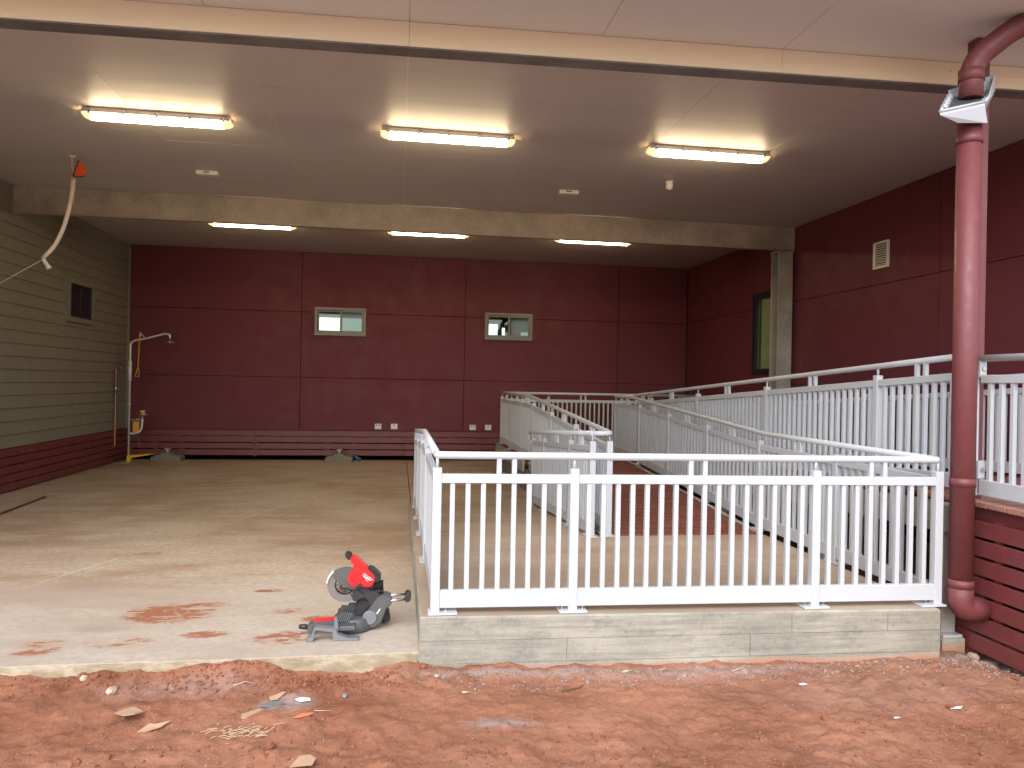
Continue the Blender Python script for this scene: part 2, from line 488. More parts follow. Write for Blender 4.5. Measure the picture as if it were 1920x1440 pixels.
    def build(self, name, mat, parent=None, bevel=0):
        c0 = Vector((min(p.x for p in self.v), min(p.y for p in self.v), min(p.z for p in self.v)))
        c1 = Vector((max(p.x for p in self.v), max(p.y for p in self.v), max(p.z for p in self.v)))
        c = (c0 + c1) / 2
        me = bpy.data.meshes.new(name)
        me.from_pydata([p - c for p in self.v], [], self.f)
        me.polygons.foreach_set("use_smooth", self.sm)
        bm = bmesh.new(); bm.from_mesh(me)
        bmesh.ops.recalc_face_normals(bm, faces=bm.faces[:])
        if bevel:
            es = [e for e in bm.edges if len(e.link_faces) == 2 and e.calc_face_angle(0) > .6]
            bmesh.ops.bevel(bm, geom=es, offset=bevel, segments=2, affect='EDGES', clamp_overlap=True)
        bm.to_mesh(me); bm.free()
        me.materials.append(M[mat] if isinstance(mat, str) else mat)
        return link(name, me, parent, c)
def link(name, me, parent, c):
    o = bpy.data.objects.new(name, me)
    col.objects.link(o)
    W[o.name] = Vector(c)
    if parent is not None:
        o.parent = parent
        o.location = Vector(c) - wpos(parent)
    else:
        o.location = c
    return o
def copy_at(src, parent, c):
    o = src.copy()
    col.objects.link(o)
    W[o.name] = Vector(c)
    o.parent = parent
    o.location = Vector(c) - wpos(parent)
    return o
def tag(o, label, cat, group=None):
    o["label"] = label; o["category"] = cat
    if group: o["group"] = group
    return o
def thing(name, base, label, cat, group=None):
    o = bpy.data.objects.new(name, None)
    o.empty_display_size = .1
    col.objects.link(o)
    o.location = base
    W[o.name] = Vector(base)
    return tag(o, label, cat, group)
def structure(o):
    o["kind"] = "structure"
    return o
def setting(name, base):
    o = bpy.data.objects.new(name, None)
    col.objects.link(o)
    o.location = base
    W[o.name] = Vector(base)
    return structure(o)
def stuff(o, label=None, cat=None):
    o["kind"] = "stuff"
    if label: tag(o, label, cat)
    return o
def arc(c, r, a0, a1, n, fx, fy):
    c, fx, fy = Vector(c), Vector(fx), Vector(fy)
    return [c + (fx * math.cos(a0 + (a1 - a0) * i / n) + fy * math.sin(a0 + (a1 - a0) * i / n)) * r for i in range(n + 1)]
def fillet(pts, r, n=5):
    """polyline with rounded corners"""
    pts = [Vector(p) for p in pts]
    out = [pts[0]]
    for a, b, c in zip(pts, pts[1:], pts[2:]):
        u, v = (a - b), (c - b)
        rr = min(r, u.length * .45, v.length * .45)
        p, q = b + u.normalized() * rr, b + v.normalized() * rr
        for i in range(n + 1):
            t = i / n
            out.append((1 - t) ** 2 * p + 2 * t * (1 - t) * b + t ** 2 * q)
    out.append(pts[-1])
    return out

ZC = 3.795          # ceiling height
XL, XR = -2.97, 7.40
YB = 0.0            # face of the back wall

# ------------------------------------------------------------------ ground: one sheet to the horizon, fine where the photo shows it
def soil_h(x, y):
    if y > -9.9 and -3.3 < x < 5.2:
        return -.3
    # level along the foot of the concrete
    if x < 1.7: foot = -.045
    elif x < 2.1: foot = -.045 - .035 * (x - 1.7) / .4
    elif x < 5.2: foot = -.08 - .035 * (x - 2.1) / 3.1
    else: foot = -.16
    t = min(1, max(0, (-y - 10.0) / .9))
    h = foot * (1 - t) + -.125 * t
    h += .045 * math.exp(-(((x - .93) / .28) ** 2 + ((y + 10.07) / .11) ** 2))       # mound against the slab edge
    h -= .05 * math.exp(-(((x - 1.5) / .25) ** 2 + ((y + 10.1) / .12) ** 2))
    h -= .07 * math.exp(-(((x - 5.6) / .3) ** 2 + ((y + 10.25) / .2) ** 2))
    p = Vector((x, y, 0))
    h += .03 * noise.noise(p * 1.3 + Vector((3, 1, 0)))
    a = noise.noise(p * 4.1)
    h += .024 * a
    b = noise.noise(p * 11 + Vector((7, 2, 1)))
    h += .015 * b * (1.2 if a > 0 else .7)
    c = noise.noise(p * 31 + Vector((1, 9, 4)))
    h += .0075 * c
    h += .004 * noise.noise(p * 63 + Vector((2, 4, 8)))
    d = abs(noise.noise(p * 19 + Vector((5, 5, 2))))
    h += .006 * (d if d > .25 else .1)
    return h
def axis(lo, hi, step, far):
    a = []
    x = lo
    while x < hi + 1e-6:
        a.append(x); x += step
    s = step; x = lo; left = []
    while x > -far:
        s *= 1.45; x -= s; left.append(x)
    s = step; x = hi; right = []
    while x < far:
        s *= 1.45; x += s; right.append(x)
    return left[::-1] + a + right
gx = axis(-1.4, 6.2, .0135, 900)
gy = axis(-11.55, -9.93, .0115, 900)
gv = []
for y in gy:
    near_y = -12.5 < y < -9.5
    for x in gx:
        z = soil_h(x, y) if (near_y and -3 < x < 8) else (-.3 if (-9.9 < y < .5 and -3.3 < x < 7.7) else -.13 + .05 * noise.noise(Vector((x * .3, y * .3, 0))))
        if y > -.12 and y < 6: z = -.1
        if x > 5.15 and x < 7.7 and y > -9.9 and y < 0: z = -.16
        gv.append((x, y, z))
nx = len(gx)
gf = [(j * nx + i, j * nx + i + 1, (j + 1) * nx + i + 1, (j + 1) * nx + i) for j in range(len(gy) - 1) for i in range(nx - 1)]
gme = bpy.data.meshes.new("ground")
gme.from_pydata(gv, [], gf)
gme.polygons.foreach_set("use_smooth", [True] * len(gf))
gme.materials.append(M['soil'])
ground = bpy.data.objects.new("ground", gme)
col.objects.link(ground)
structure(ground)

# ------------------------------------------------------------------ concrete floor, landing and lower ramp
floor = setting("concrete_floor", (0, 0, 0))
B().box(-3.05, 1.944, -10.02, -.12, -.34, 0).build("slab", 'slab', floor)
B().box(1.954, 5.02, -7.95, -.12, -.34, -.001).build("slab", 'slab', floor)
# ragged pale mortar lip along the slab front
e = B()
N = 220
prev = None
for i in range(N + 1):
    x = -3.0 + i * (1.9 + 3.0) / N
    a = noise.noise(Vector((x * 6, 3.3, 0))); b = noise.noise(Vector((x * 25, 8.1, 0)))
    y = -10.036 - .008 * a - .004 * b
    t = -.004 + .003 * b
    lp = [(x, -10.015, t), (x, y, t - .006), (x, y - .004, -.22), (x, -10.015, -.22)]
    if prev: e.add(prev + lp, [(0, 1, 5, 4), (1, 2, 6, 5)])
    prev = lp
e.build("slab_edge", 'mortar', floor)

def two_mats(o, top):
    o.data.materials.append(M[top])
    for p in o.data.polygons:
        if p.normal.z > .9: p.material_index = 1
land = setting("ramp_landing", (0, 0, 0))
b = B()
XE0, XE1 = 1.912, 4.955
def yfront(x): return -10.03 - .028 * (x - 1.9)
b.add([(XE0, yfront(XE0), -.3), (XE1, yfront(XE1), -.3), (XE1, -7.98, -.3), (XE0, -7.98, -.3),
       (XE0, yfront(XE0) , .182), (XE1, yfront(XE1), .172), (XE1, -7.98, .178), (XE0, -7.98, .19),
       (XE0 + .008, yfront(XE0) + .008, .19), (XE1 - .008, yfront(XE1) + .008, .18), (XE1 - .008, -7.98, .186), (XE0 + .008, -7.98, .19)],
      [(0, 1, 5, 4), (1, 2, 6, 5), (3, 0, 4, 7), (4, 5, 9, 8), (5, 6, 10, 9), (7, 4, 8, 11), (8, 9, 10, 11), (2, 3, 7, 6), (6, 7, 11, 10)])
o = b.build("landing_slab", 'formed', land); two_mats(o, 'landing')
# imprints of the formwork boards: two courses of slightly proud faces with open joints
def course(z0, z1, cuts):
    for i, (xa, xb) in enumerate(zip(cuts, cuts[1:])):
        d = .004 + .0012 * ((i * 37) % 3)
        bb = B()
        q = lambda x, k: (x, yfront(x) - k, 0)
        za = lambda z, x: z - .0032 * (x - 1.9) if z > .1 else z
        xa2, xb2 = xa + .001, xb - .001
        lo = [(xa2, yfront(xa2) + .02, z0), (xb2, yfront(xb2) + .02, z0), (xb2, yfront(xb2) - d, z0), (xa2, yfront(xa2) - d, z0)]
        hi = [(xa2, yfront(xa2) + .02, za(z1, xa2)), (xb2, yfront(xb2) + .02, za(z1, xb2)), (xb2, yfront(xb2) - d, za(z1, xb2)), (xa2, yfront(xa2) - d, za(z1, xa2))]
        bb.hexa(lo, hi)
        bb.build("formed_face", 'formed', land, bevel=.0012)
course(.0605, .172, [1.914, 4.03, 4.62, 4.953])
course(-.0645, .0585, [1.914, 2.72, 3.78, 4.953])
course(-.3, -.066, [1.914, 4.953])
b = B()
b.add([(XE0, -7.985, -.3), (3.47, -7.985, -.3), (3.47, -5.1, -.3), (XE0, -5.1, -.3), (XE0, -7.985, .19), (3.47, -7.985, .19), (3.47, -5.1, .004), (XE0, -5.1, .004)],
      [(0, 1, 5, 4), (1, 2, 6, 5), (2, 3, 7, 6), (3, 0, 4, 7), (4, 5, 6, 7)])
o = b.build("ramp_slab", 'formed', land)
o.data.materials.append(M['landing'])
for p in o.data.polygons:
    if p.normal.z > .9: p.material_index = 1

# ------------------------------------------------------------------ building shell
def solid(name, *a, mat='interior'):
    return structure(B().box(*a).build(name, mat))
roof = solid("roof", -3.4, 7.9, -9.2, .5, ZC + .06, ZC + .3, mat='galv_dark')

# ceiling of sheets with staggered end joints
ceil = setting("ceiling", (0, 0, ZC))
B().box(-3.2, 7.6, -9.55, .12, ZC + .0018, ZC + .055).build("backing", 'seam', ceil)
xs = [-2.965, -1.755, -.56, .615, 1.8, 2.975, 4.165, 5.34, 6.515, 7.395]
for i, (xa, xb) in enumerate(zip(xs, xs[1:])):
    ends = [-9.5, -7.88, -4.7, -1.5, -.005] if i % 2 else [-9.5, -6.28, -3.1, -.005]
    for ya, yb in zip(ends, ends[1:]):
        g = .003
        dz = random.uniform(-.0006, .0006)
        B().box(xa + g, xb - g, ya + g, yb - g, ZC + dz, ZC + .02).build("panel", 'ceiling', ceil)

# ---- window builder in a wall frame: u along, n out of the wall, w up
def frame_mtx(kind, at):
    if kind == 'back': return Matrix(((1, 0, 0, 0), (0, -1, 0, at), (0, 0, 1, 0), (0, 0, 0, 1)))
    if kind == 'left': return Matrix(((0, 1, 0, at), (1, 0, 0, 0), (0, 0, 1, 0), (0, 0, 0, 1)))      # u = +Y, n = +X
    if kind == 'right': return Matrix(((0, -1, 0, at), (-1, 0, 0, 0), (0, 0, 1, 0), (0, 0, 0, 1)))   # u = -Y, n = -X
def ring(bl, u0, u1, w0, w1, t, n0, n1):
    bl.box(u0, u1, n0, n1, w0, w0 + t); bl.box(u0, u1, n0, n1, w1 - t, w1)
    bl.box(u0, u0 + t, n0, n1, w0 + t, w1 - t); bl.box(u1 - t, u1, n0, n1, w0 + t, w1 - t)
    return bl

# ---- back wall
back = thing("back_wall", (2.2, 0, .53), "maroon panelled rear wall with two small sliding windows above its slatted base", "wall")
wins = [(.25, 1.148, 2.308, 2.782), (3.393, 4.28, 2.312, 2.785)]
bw = B(); bw.grid_wall(-3.1, 7.5, .50, ZC + .05, wins, lambda a, b, c, d: bw.box(a, b, .03, .16, c, d)); bw.build("wall_frame", 'gap', back)
cols_ = [-2.965, 0, 3, 6, 7.395]; rows_ = [.528, 1.499, 2.699, ZC - .002]
for xa, xb in zip(cols_, cols_[1:]):
    for za, zb in zip(rows_, rows_[1:]):
        pb = B(); g = .0055
        pb.grid_wall(xa + g, xb - g, za + g, zb - g, wins, lambda a, b, c, d: pb.box(a, b, 0, .029, c, d))
        pb.build("panel", 'maroon', back)
for wi, (a, bb, c, d) in enumerate(wins):
    mt = frame_mtx('back', 0)
    f = ring(B(mt), a - .012, bb + .012, c - .012, d + .012, .045, -.1, .022).build("window", 'alu', back, bevel=.003)
    ring(B(mt), a - .065, bb + .065, c - .065, d + .065, .052, .0, .012).build("surround", 'maroon', f)
    B(mt).box(a - .02, bb + .02, .0, .045, c - .03, c - .014).build("sill", 'alu', f)
    mid = (a + bb) / 2 + .01
    s1 = ring(B(mt), a + .034, mid + .02, c + .034, d - .034, .032, -.055, -.03).build("sash", 'alu', f)
    s2 = ring(B(mt), mid - .02, bb - .034, c + .034, d - .034, .032, -.025, 0).build("sash", 'alu', f)
    B(mt).box(a + .066, mid - .012, -.045, -.04, c + .066, d - .066).build("pane", 'glass', f)
    B(mt).box(mid + .012, bb - .066, -.015, -.01, c + .066, d - .066).build("pane", 'glass_screen', f)
# the rooms behind it: light comes in through windows on their far side
rm = B()
holes = [(-.25, 1.2, 2.25, 2.86), (3.62, 4.03, 2.35, 2.83), (4.12, 4.2, 2.45, 2.75), (4.56, 4.78, 2.3, 2.66)]
rm.grid_wall(-3, 7.4, .5, ZC + .05, holes, lambda a, b, c, d: rm.box(a, b, 3.0, 3.12, c, d))
rm.box(-3.1, -3, .165, 3.12, .5, ZC + .05); rm.box(7.4, 7.5, .165, 3.12, .5, ZC + .05); rm.box(2.3, 2.4, .165, 2.99, .56, ZC + .05)
rm.box(-3.1, 7.5, .165, 3.12, ZC + .055, ZC + .2); rm.box(-3.1, 7.5, .165, 3.12, .38, .49)
structure(rm.build("room_shell", 'interior'))
structure(B().box(-3.3, 7.7, 2.6, 2.7, -.3, .37).build("underfloor_light_block", 'gap'))  # added dark plane closing the underfloor void against light from behind

# ---- left wall of lapped weatherboards
left = thing("weatherboard_wall", (XL, -4.8, .54), "sage green lapped weatherboard wall on the left with a small dark window", "wall")
B().box(-3.25, -2.985, -9.4, .16, .5, ZC + .05).build("wall_frame", 'gap', left)
lw = (-2.452, -1.68, 2.31, 2.80)       # y0,y1,z0,z1
pitch = (ZC - .545) / 20
for i in range(20):
    z0 = .545 + i * pitch; z1 = z0 + pitch + (.018 if i < 19 else -.003)
    prof = [(XL - .012, z0), (XL + .012, z0), (XL + .012, z0 + .006), (XL - .006, z1), (XL - .012, z1)]
    segs = [(-9.4, -.05)]
    for ya, yb in segs:
        B().prism(prof, ya, yb).build("weatherboard", 'sage', left)
B().box(XL - .012, XL + .03, -.05, -.006, .54, ZC - .004, .003).build("corner_trim", 'sage', left)
mt = frame_mtx('left', XL)
f = ring(B(mt), lw[0] - .075, lw[1] + .075, lw[2] - .075, lw[3] + .075, .075, -.01, .045).build("window", 'sage', left, bevel=.003)
ring(B(mt), lw[0] + .002, lw[1] - .002, lw[2] + .002, lw[3] - .002, .05, .0, .032).build("sash", 'dark_frame', f)
B(mt).box((lw[0] + lw[1]) / 2 - .02, (lw[0] + lw[1]) / 2 + .02, .0, .03, lw[2] + .052, lw[3] - .052).build("mullion", 'dark_frame', f)
B(mt).box(lw[0] + .052, (lw[0] + lw[1]) / 2 - .02, .014, .022, lw[2] + .052, lw[3] - .052).build("pane", 'glass_dark', f)
B(mt).box((lw[0] + lw[1]) / 2 + .02, lw[1] - .052, .014, .022, lw[2] + .052, lw[3] - .052).build("pane", 'glass_dark', f)

# ---- right wall of maroon sheets
right = thing("side_wall", (XR, -4.8, .3), "maroon panelled wall on the right behind the upper ramp, with a dark framed window", "wall")
rw = (-4.02, -2.84, 1.68, 2.955)
rb = B(); rb.grid_wall(-9.67, .0, -.2, ZC + .05, [rw], lambda a, b, c, d: rb.box(XR + .03, XR + .2, a, b, c, d)); rb.build("wall_frame", 'gap', right)
B().box(XR + .2, XR + .3, -9.67, .0, -.2, ZC + .05).build("lining", 'gap', right)
ys = [-9.67, -6.97, -4.28, -1.28, -.032]; zs = [.3, 1.52, 2.72, ZC - .002]
for ya, yb in zip(ys, ys[1:]):
    for za, zb in zip(zs, zs[1:]):
        pb = B(); g = .004
        pb.grid_wall(ya + g, yb - g, za + g, zb - g, [rw], lambda a, b, c, d: pb.box(XR, XR + .029, a, b, c, d))
        pb.build("panel", 'maroon', right)
mt = frame_mtx('right', XR)
f = ring(B(mt), -rw[1] - .0, -rw[0], rw[2], rw[3], .085, -.03, .035).build("window", 'dark_frame', right, bevel=.004)
B(mt).box(-rw[1] + .086, -rw[0] - .086, -.012, -.006, rw[2] + .086, rw[3] - .086).build("pane", 'glass', f)
B(mt).box(-rw[1] + .088, -rw[1] + .135, -.06, -.02, rw[2] + .08, rw[3] - .08).build("jamb", 'alu', f)
B(mt).box(-rw[1] + .18, -rw[0] - .087, -.04, -.03, rw[2] + .087, rw[3] - .087).build("blind", 'blind', f)

# ------------------------------------------------------------------ eave: fascia beam, soffit, gutter
def yb(x): return -9.395 - .0352 * (x + .52)
fas = thing("fascia_beam", (2.2, yb(2.2), 3.5), "cream fascia beam across the whole front of the ceiling", "beam")
def slab_y(bl, xa, xb, d0, d1, z0, z1):
    """box that follows the slightly skewed front line"""
    lo = [(xa, yb(xa) + d0, z0), (xb, yb(xb) + d0, z0), (xb, yb(xb) + d1, z0), (xa, yb(xa) + d1, z0)]
    return bl.hexa(lo, [(x, y, z1) for x, y, _ in lo])
cuts = [-3.6, -1.0, 1.8, 4.19, 6.6, 8.0]
for a, c in zip(cuts, cuts[1:]):
    slab_y(B(), a + .001, c - .001, 0, .012, 3.502, 3.652).build("fascia_board", 'cream', fas)
slab_y(B(), -3.6, 8.0, .004, .125, 3.492, 3.5).build("bottom_flange", 'galv_dark', fas)
slab_y(B(), -3.6, 8.0, .06, .07, 3.5005, ZC + .05).build("web", 'galv_dark', fas)
slab_y(B(), -3.6, 8.0, .105, .125, 3.5005, 3.53).build("lip", 'galv_dark', fas)
slab_y(B(), 5.36, 8.0, -.012, -.001, 3.585, 3.6).build("trim", 'cream', fas)
sof = setting("soffit", (2, -9.9, 3.65))
slab_y(B(), -3.6, 8.0, -.84, .05, 3.662, 3.7).build("backing", 'seam', sof)
cuts = [-3.6, -1.8, -.6, .6, 1.8, 3.0, 4.19, 5.39, 6.6, 8.0]
for a, c in zip(cuts, cuts[1:]):
    slab_y(B(), a + .002, c - .002, -.83, -.001, 3.6535, 3.672).build("panel", 'soffit', sof)
gut = thing("roof_gutter", (2.2, yb(2.2) - .9, 3.62), "maroon roof gutter along the front edge of the soffit", "gutter")
g = B()
slab_y(g, -3.6, 8.0, -.99, -.85, 3.64, 3.65); slab_y(g, -3.6, 8.0, -.995, -.985, 3.6505, 3.76); slab_y(g, -3.6, 8.0, -.855, -.845, 3.6505, 3.8)
g.build("trough", 'pipe', gut)
structure(slab_y(B(), -3.7, 8.1, -.95, .3, 3.78, 3.84).build("roof_sheet", 'galv_dark'))

# ------------------------------------------------------------------ beam across the middle, column under its right end
beam = thing("steel_beam", (2.2, -4.06, 3.455), "grey galvanised steel beam spanning the ceiling between the two rows of lights", "beam")
B().box(-2.955, 7.372, -4.05, -4.04, 3.469, ZC - .003).build("web", 'galv_warm', beam)
B().box(-2.957, 7.374, -4.054, -3.96, 3.455, 3.467).build("bottom_flange", 'galv_warm', beam)
B().box(7.375, 7.387, -4.057, -3.93, 3.447, ZC - .002).build("end_plate", 'galv_warm', beam)
B().box(-2.967, -2.957, -4.057, -3.93, 3.447, ZC - .002).build("end_plate", 'galv_warm', beam)
colm = thing("steel_column", (7.26, -3.95, .42), "grey galvanised steel column by the right wall under the beam end", "column")
B().box(7.145, 7.37, -4.05, -4.038, .2, 3.427, .002).build("front_flange", 'galv', colm)
B().box(7.145, 7.37, -3.85, -3.838, .2, 3.427, .002).build("rear_flange", 'galv', colm)
B().box(7.25, 7.262, -4.037, -3.851, .2, 3.427).build("web", 'galv', colm)
B().box(7.13, 7.38, -4.055, -3.835, 3.428, 3.445).build("cap_plate", 'galv', colm)
B().box(7.17, 7.34, -4.06, -4.052, 3.32, 3.40).build("cleat", 'galv', colm)

# ------------------------------------------------------------------ batten lights
def batten(cx, cyy, label, group):
    t = thing("batten_light", (cx, cyy, ZC), label, "ceiling light", group)
    x0, x1 = cx - .625, cx + .625
    body = [(cyy - .058, ZC - .001), (cyy - .062, ZC - .045), (cyy + .062, ZC - .045), (cyy + .058, ZC - .001)]
    B().prism(body, x0 + .008, x1 - .008, 'X').build("housing", 'plastic', t, bevel=.004)
    # diffuser: rounded trough with curved ends
    n = 8
    secs = []
    for (x, s) in ((x0, .30), (x0 + .012, .66), (x0 + .035, .9), (x0 + .07, 1.), (x1 - .07, 1.), (x1 - .035, .9), (x1 - .012, .66), (x1, .30)):
        ring_ = []
        for i in range(n + 1):
            a = PI * i / n
            ring_.append((x, cyy - .056 * math.cos(a), ZC - .0455 - .052 * s * math.sin(a) ** .7))
        secs.append(ring_)
    for nm, rng, mt in (("end_cap", (0, 3), 'cap'), ("end_cap", (4, 7), 'cap'), ("diffuser", (3, 4), 'lamp')):
        bl = B()
        vs = [p for q in secs[rng[0]:rng[1] + 1] for p in q]
        m = n + 1
        fs = [(i * m + j, i * m + j + 1, (i + 1) * m + j + 1, (i + 1) * m + j) for i in range(rng[1] - rng[0]) for j in range(n)]
        if rng[0] == 0: fs.append(tuple(range(m)))
        if rng[1] == 7: fs.append(tuple(range((rng[1] - rng[0]) * m, (rng[1] - rng[0] + 1) * m)))
        bl.add(vs, fs, True)
        bl.build(nm, mt, t)
    for i in range(5):
        x = x0 + .07 + i * (x1 - x0 - .14) / 4
        B().box(x - .012, x + .012, cyy - .068, cyy - .0625, ZC - .06, ZC - .012, .002).build("clip", 'steel', t)
    return t
k = NT('lit_end_cap')
k.set(Base_Color=(.85, .75, .6), Roughness=.35)
k.b.inputs["Emission Color"].default_value = (1.0, .66, .32, 1)
k.b.inputs["Emission Strength"].default_value = LAMP * .03
M['cap'] = k.m
names = ["left", "middle", "right"]
for i, x in enumerate((-.37, 2.195, 4.745)):
    batten(x, -7.05 - .03 * i, "lit batten light, %s one of the three in the front row before the steel beam" % names[i], "front row of batten lights")
for i, x in enumerate((-.41, 2.19, 4.79)):
    batten(x, -2.53 - .02 * i, "lit batten light, %s one of the three in the rear row behind the steel beam" % names[i], "rear row of batten lights")

# emergency luminaires and sensor on the ceiling
for (x, y, lab) in ((-.405, -5.19, "small white rectangular emergency fitting on the ceiling below the left front light"), (3.757, -5.28, "small white rectangular emergency fitting on the ceiling between two front lights")):
    t = thing("emergency_fitting", (x, y, ZC), lab, "emergency light", "white emergency fittings on the ceiling")
    B().box(x - .12, x + .12, y - .05, y + .05, ZC - .045, ZC - .001, .006).build("housing", 'plastic', t)
    B().box(x - .035, x + .03, y - .056, y - .0502, ZC - .028, ZC - .014).build("print_mark", 'saw_grey', t)  # blank bar added in place of print too small to read
t = thing("ceiling_sensor", (4.788, -5.92, ZC), "small white round sensor on the ceiling below the right front light", "sensor")
B().lathe([(.05, -.001), (.05, -.012), (.042, -.014), (.042, -.075), (.034, -.082)], (4.788, -5.92, ZC), 18).build("barrel", 'plastic', t)
B().lathe([(.03, -.0822), (.02, -.09), (.004, -.093)], (4.788, -5.92, ZC), 14).build("lens", 'plastic', t)

# ------------------------------------------------------------------ conduit with orange tag hanging from the ceiling
yo = -5.506
t = thing("hanging_conduit", (-1.7, yo, ZC), "white flexible conduit hanging from the ceiling at left with its end pulled aside", "conduit")
B().lathe([(.035, -.001), (.035, -.012), (.022, -.02)], (-1.707, yo, ZC), 16).build("ceiling_rose", 'conduit', t)
hose = fillet([(-1.69, yo, 3.545), (-1.700, yo, 3.40), (-1.725, yo, 3.23), (-1.783, yo, 3.0), (-1.863, yo, 2.82), (-1.975, yo, 2.69)], .2, 5)
B().tube(hose, .0215, 14).build("sleeve", 'conduit', t)
cl = B()
for i in range(15):
    z = 3.60 - i * .021
    x = -1.684 - .015 * i / 15 - (.006 if i > 9 else 0)
    cl.lathe([(.0225, -.004), (.0265, -.002), (.0265, .002), (.0225, .004)], (x, yo, z), 14)
cl.build("corrugation", 'conduit', t)
B().tube([(-1.707, yo, ZC - .015), (-1.707, yo, 3.69), (-1.695, yo, 3.66), (-1.685, yo, 3.55)], .0065, 8).build("cord", 'conduit', t)
B().tube(fillet([(-1.974, yo, 2.692), (-1.966, yo, 2.665), (-1.925, yo, 2.60), (-1.912, yo, 2.577)], .02), [.019] * 0 + .021, 14).build("end_socket", 'plastic', t) if False else None
B().tube([(-1.972, yo, 2.688), (-1.955, yo, 2.655), (-1.925, yo, 2.61), (-1.922, yo, 2.605), (-1.911, yo, 2.58)], [.021, .0205, .0205, .026, .026], 14).build("end_socket", 'plastic', t)
w = thing("tie_wire", (-2.385, yo, 2.405), "thin grey wire pulling the hanging conduit out towards the left", "wire")
B().tube([(-1.973, yo, 2.678), (-2.2, yo - .004, 2.53), (-2.385, yo - .01, 2.405), (-2.75, yo - .03, 2.16), (-2.955, yo - .05, 2.02)], .0032, 6).build("strand", 'conduit', w)
tg = thing("orange_tag", (-1.61, yo - .03, 3.65), "orange rounded safety tag strapped to the hanging conduit", "tag")
out = [(-1.672, 3.575), (-1.625, 3.722), (-1.60, 3.725), (-1.572, 3.70), (-1.552, 3.655), (-1.552, 3.612), (-1.566, 3.585), (-1.60, 3.573)]
B().prism(out, yo - .045, yo - .03).build("plate", 'orange', tg, bevel=.003)
B().prism([(-1.682, 3.565), (-1.629, 3.735), (-1.62, 3.735), (-1.67, 3.568)], yo - .05, yo - .025).build("strap", 'black', tg)
B().prism([(-1.672, 3.568), (-1.60, 3.566), (-1.562, 3.58), (-1.563, 3.574), (-1.60, 3.558), (-1.672, 3.56)], yo - .047, yo - .028).build("lower_rim", 'saw_dark', tg)

# ------------------------------------------------------------------ slatted base screens
def slats(t, z_list, h, seg, mk, gap=.003, mat='slat'):
    for z in z_list:
        for a, c in zip(seg, seg[1:]):
            mk(a + gap, c - gap, z, z + h).build("slat", mat, t)
t = thing("rear_slat_screen", (2.2, -.03, .06), "maroon horizontal slat screen under the rear wall", "slat screen")
slats(t, [.075 + .0915 * i + i * .026 for i in range(4)], .1, [-2.93, -.77, 1.9, 3.33, 5.4, 7.39], lambda a, c, z0, z1: B().box(a, c, -.055, -.035, z0 + random.uniform(-.003, .003), z1, .002))
for x in (-2.47, -2.03, -.77, .51, .97, 2.2, 3.32, 5.4):
    B().box(x - .035, x + .035, -.034, -.004, .055, .52).build("batten", 'slat', t)
t = thing("left_slat_screen", (-2.93, -4.8, .02), "maroon horizontal slat screen under the sage weatherboard wall", "slat screen")
slats(t, [.02 + .106 * i for i in range(5)], .094, [-9.4, -6.6, -3.9, -.06], lambda a, c, z0, z1: B().box(-2.945, -2.925, a, c, z0, z1, .002))
for y in (-9.3, -7.5, -5.6, -4.18, -3.37, -2.43, -1.73, -.56):
    B().box(-2.975, -2.946, y - .035, y + .035, .01, .535).build("batten", 'slat', t)
B().box(-3.2, -3.06, -9.4, 2.65, -.3, .49).build("backing", 'gap', t)  # added dark sheet, extended unseen past the rear corner to stop light leaking

# footings under the rear screen
def footing(x0, x1, y, lab):
    t = thing("concrete_footing", ((x0 + x1) / 2, y, 0), lab, "footing", "concrete footings under the rear wall")
    c = (x0 + x1) / 2
    prof = [(x0, 0), (x1, 0), (x1, .07), (x1 - .05, .095), (c + .09, .115), (c + .06, .15), (c - .06, .15), (c - .09, .115), (x0 + .08, .1), (x0, .07)]
    B().prism(prof, y - .14, y + .14).build("pad", 'footing', t, bevel=.006)
    B().box(c - .018, c + .018, y - .03, y + .03, .145, .2).build("stirrup", 'galv', t)
    B().box(c - .045, c + .045, y - .05, y + .05, .2, .215).build("head_plate", 'galv', t)
footing(-2.42, -1.93, -.32, "grey concrete footing in front of the rear slats beside the emergency shower")
footing(.51, .99, -.32, "grey concrete footing in front of the rear slats below the left window")
p = thing("blue_pipe_stub", (1.05, -.3, 0), "short blue pipe stub on the floor beside the footing below the left window", "pipe")
B().tube(fillet([(1.03, -.3, .12), (1.04, -.3, .06), (1.12, -.3, .03)], .05), .03, 12).build("elbow", 'blue', p)
B().tube([(1.12, -.3, .03), (1.13, -.3, .029)], .035, 12).build("collar", 'blue', p)

# ------------------------------------------------------------------ power outlets
for i, (x, z, n_) in enumerate(((1.419, .62, 2), (1.713, .622, 1), (3.181, .618, 2), (3.476, .62, 1))):
    lab = ["double power outlet on the rear wall below the left window", "single power outlet on the rear wall left of the balustrades",
           "double power outlet on the rear wall below the right window", "single power outlet on the rear wall touching the ramp railing in view"][i]
    t = thing("power_outlet", (x, 0, z), lab, "power outlet", "white weatherproof outlets on the rear wall")
    B().box(x - .06, x + .06, -.03, -.0005, z - .035, z + .045, .004).build("cover", 'plastic', t)
    B().box(x - .06, x + .06, -.045, -.0005, z - .055, z - .036, .003).build("skirt", 'plastic', t)
    for s in ((-.025, .025) if n_ == 2 else (.0,)):
        B().box(x + s - .012, x + s + .012, -.034, -.0305, z + .005, z + .03, .002).build("socket", 'saw_grey', t)

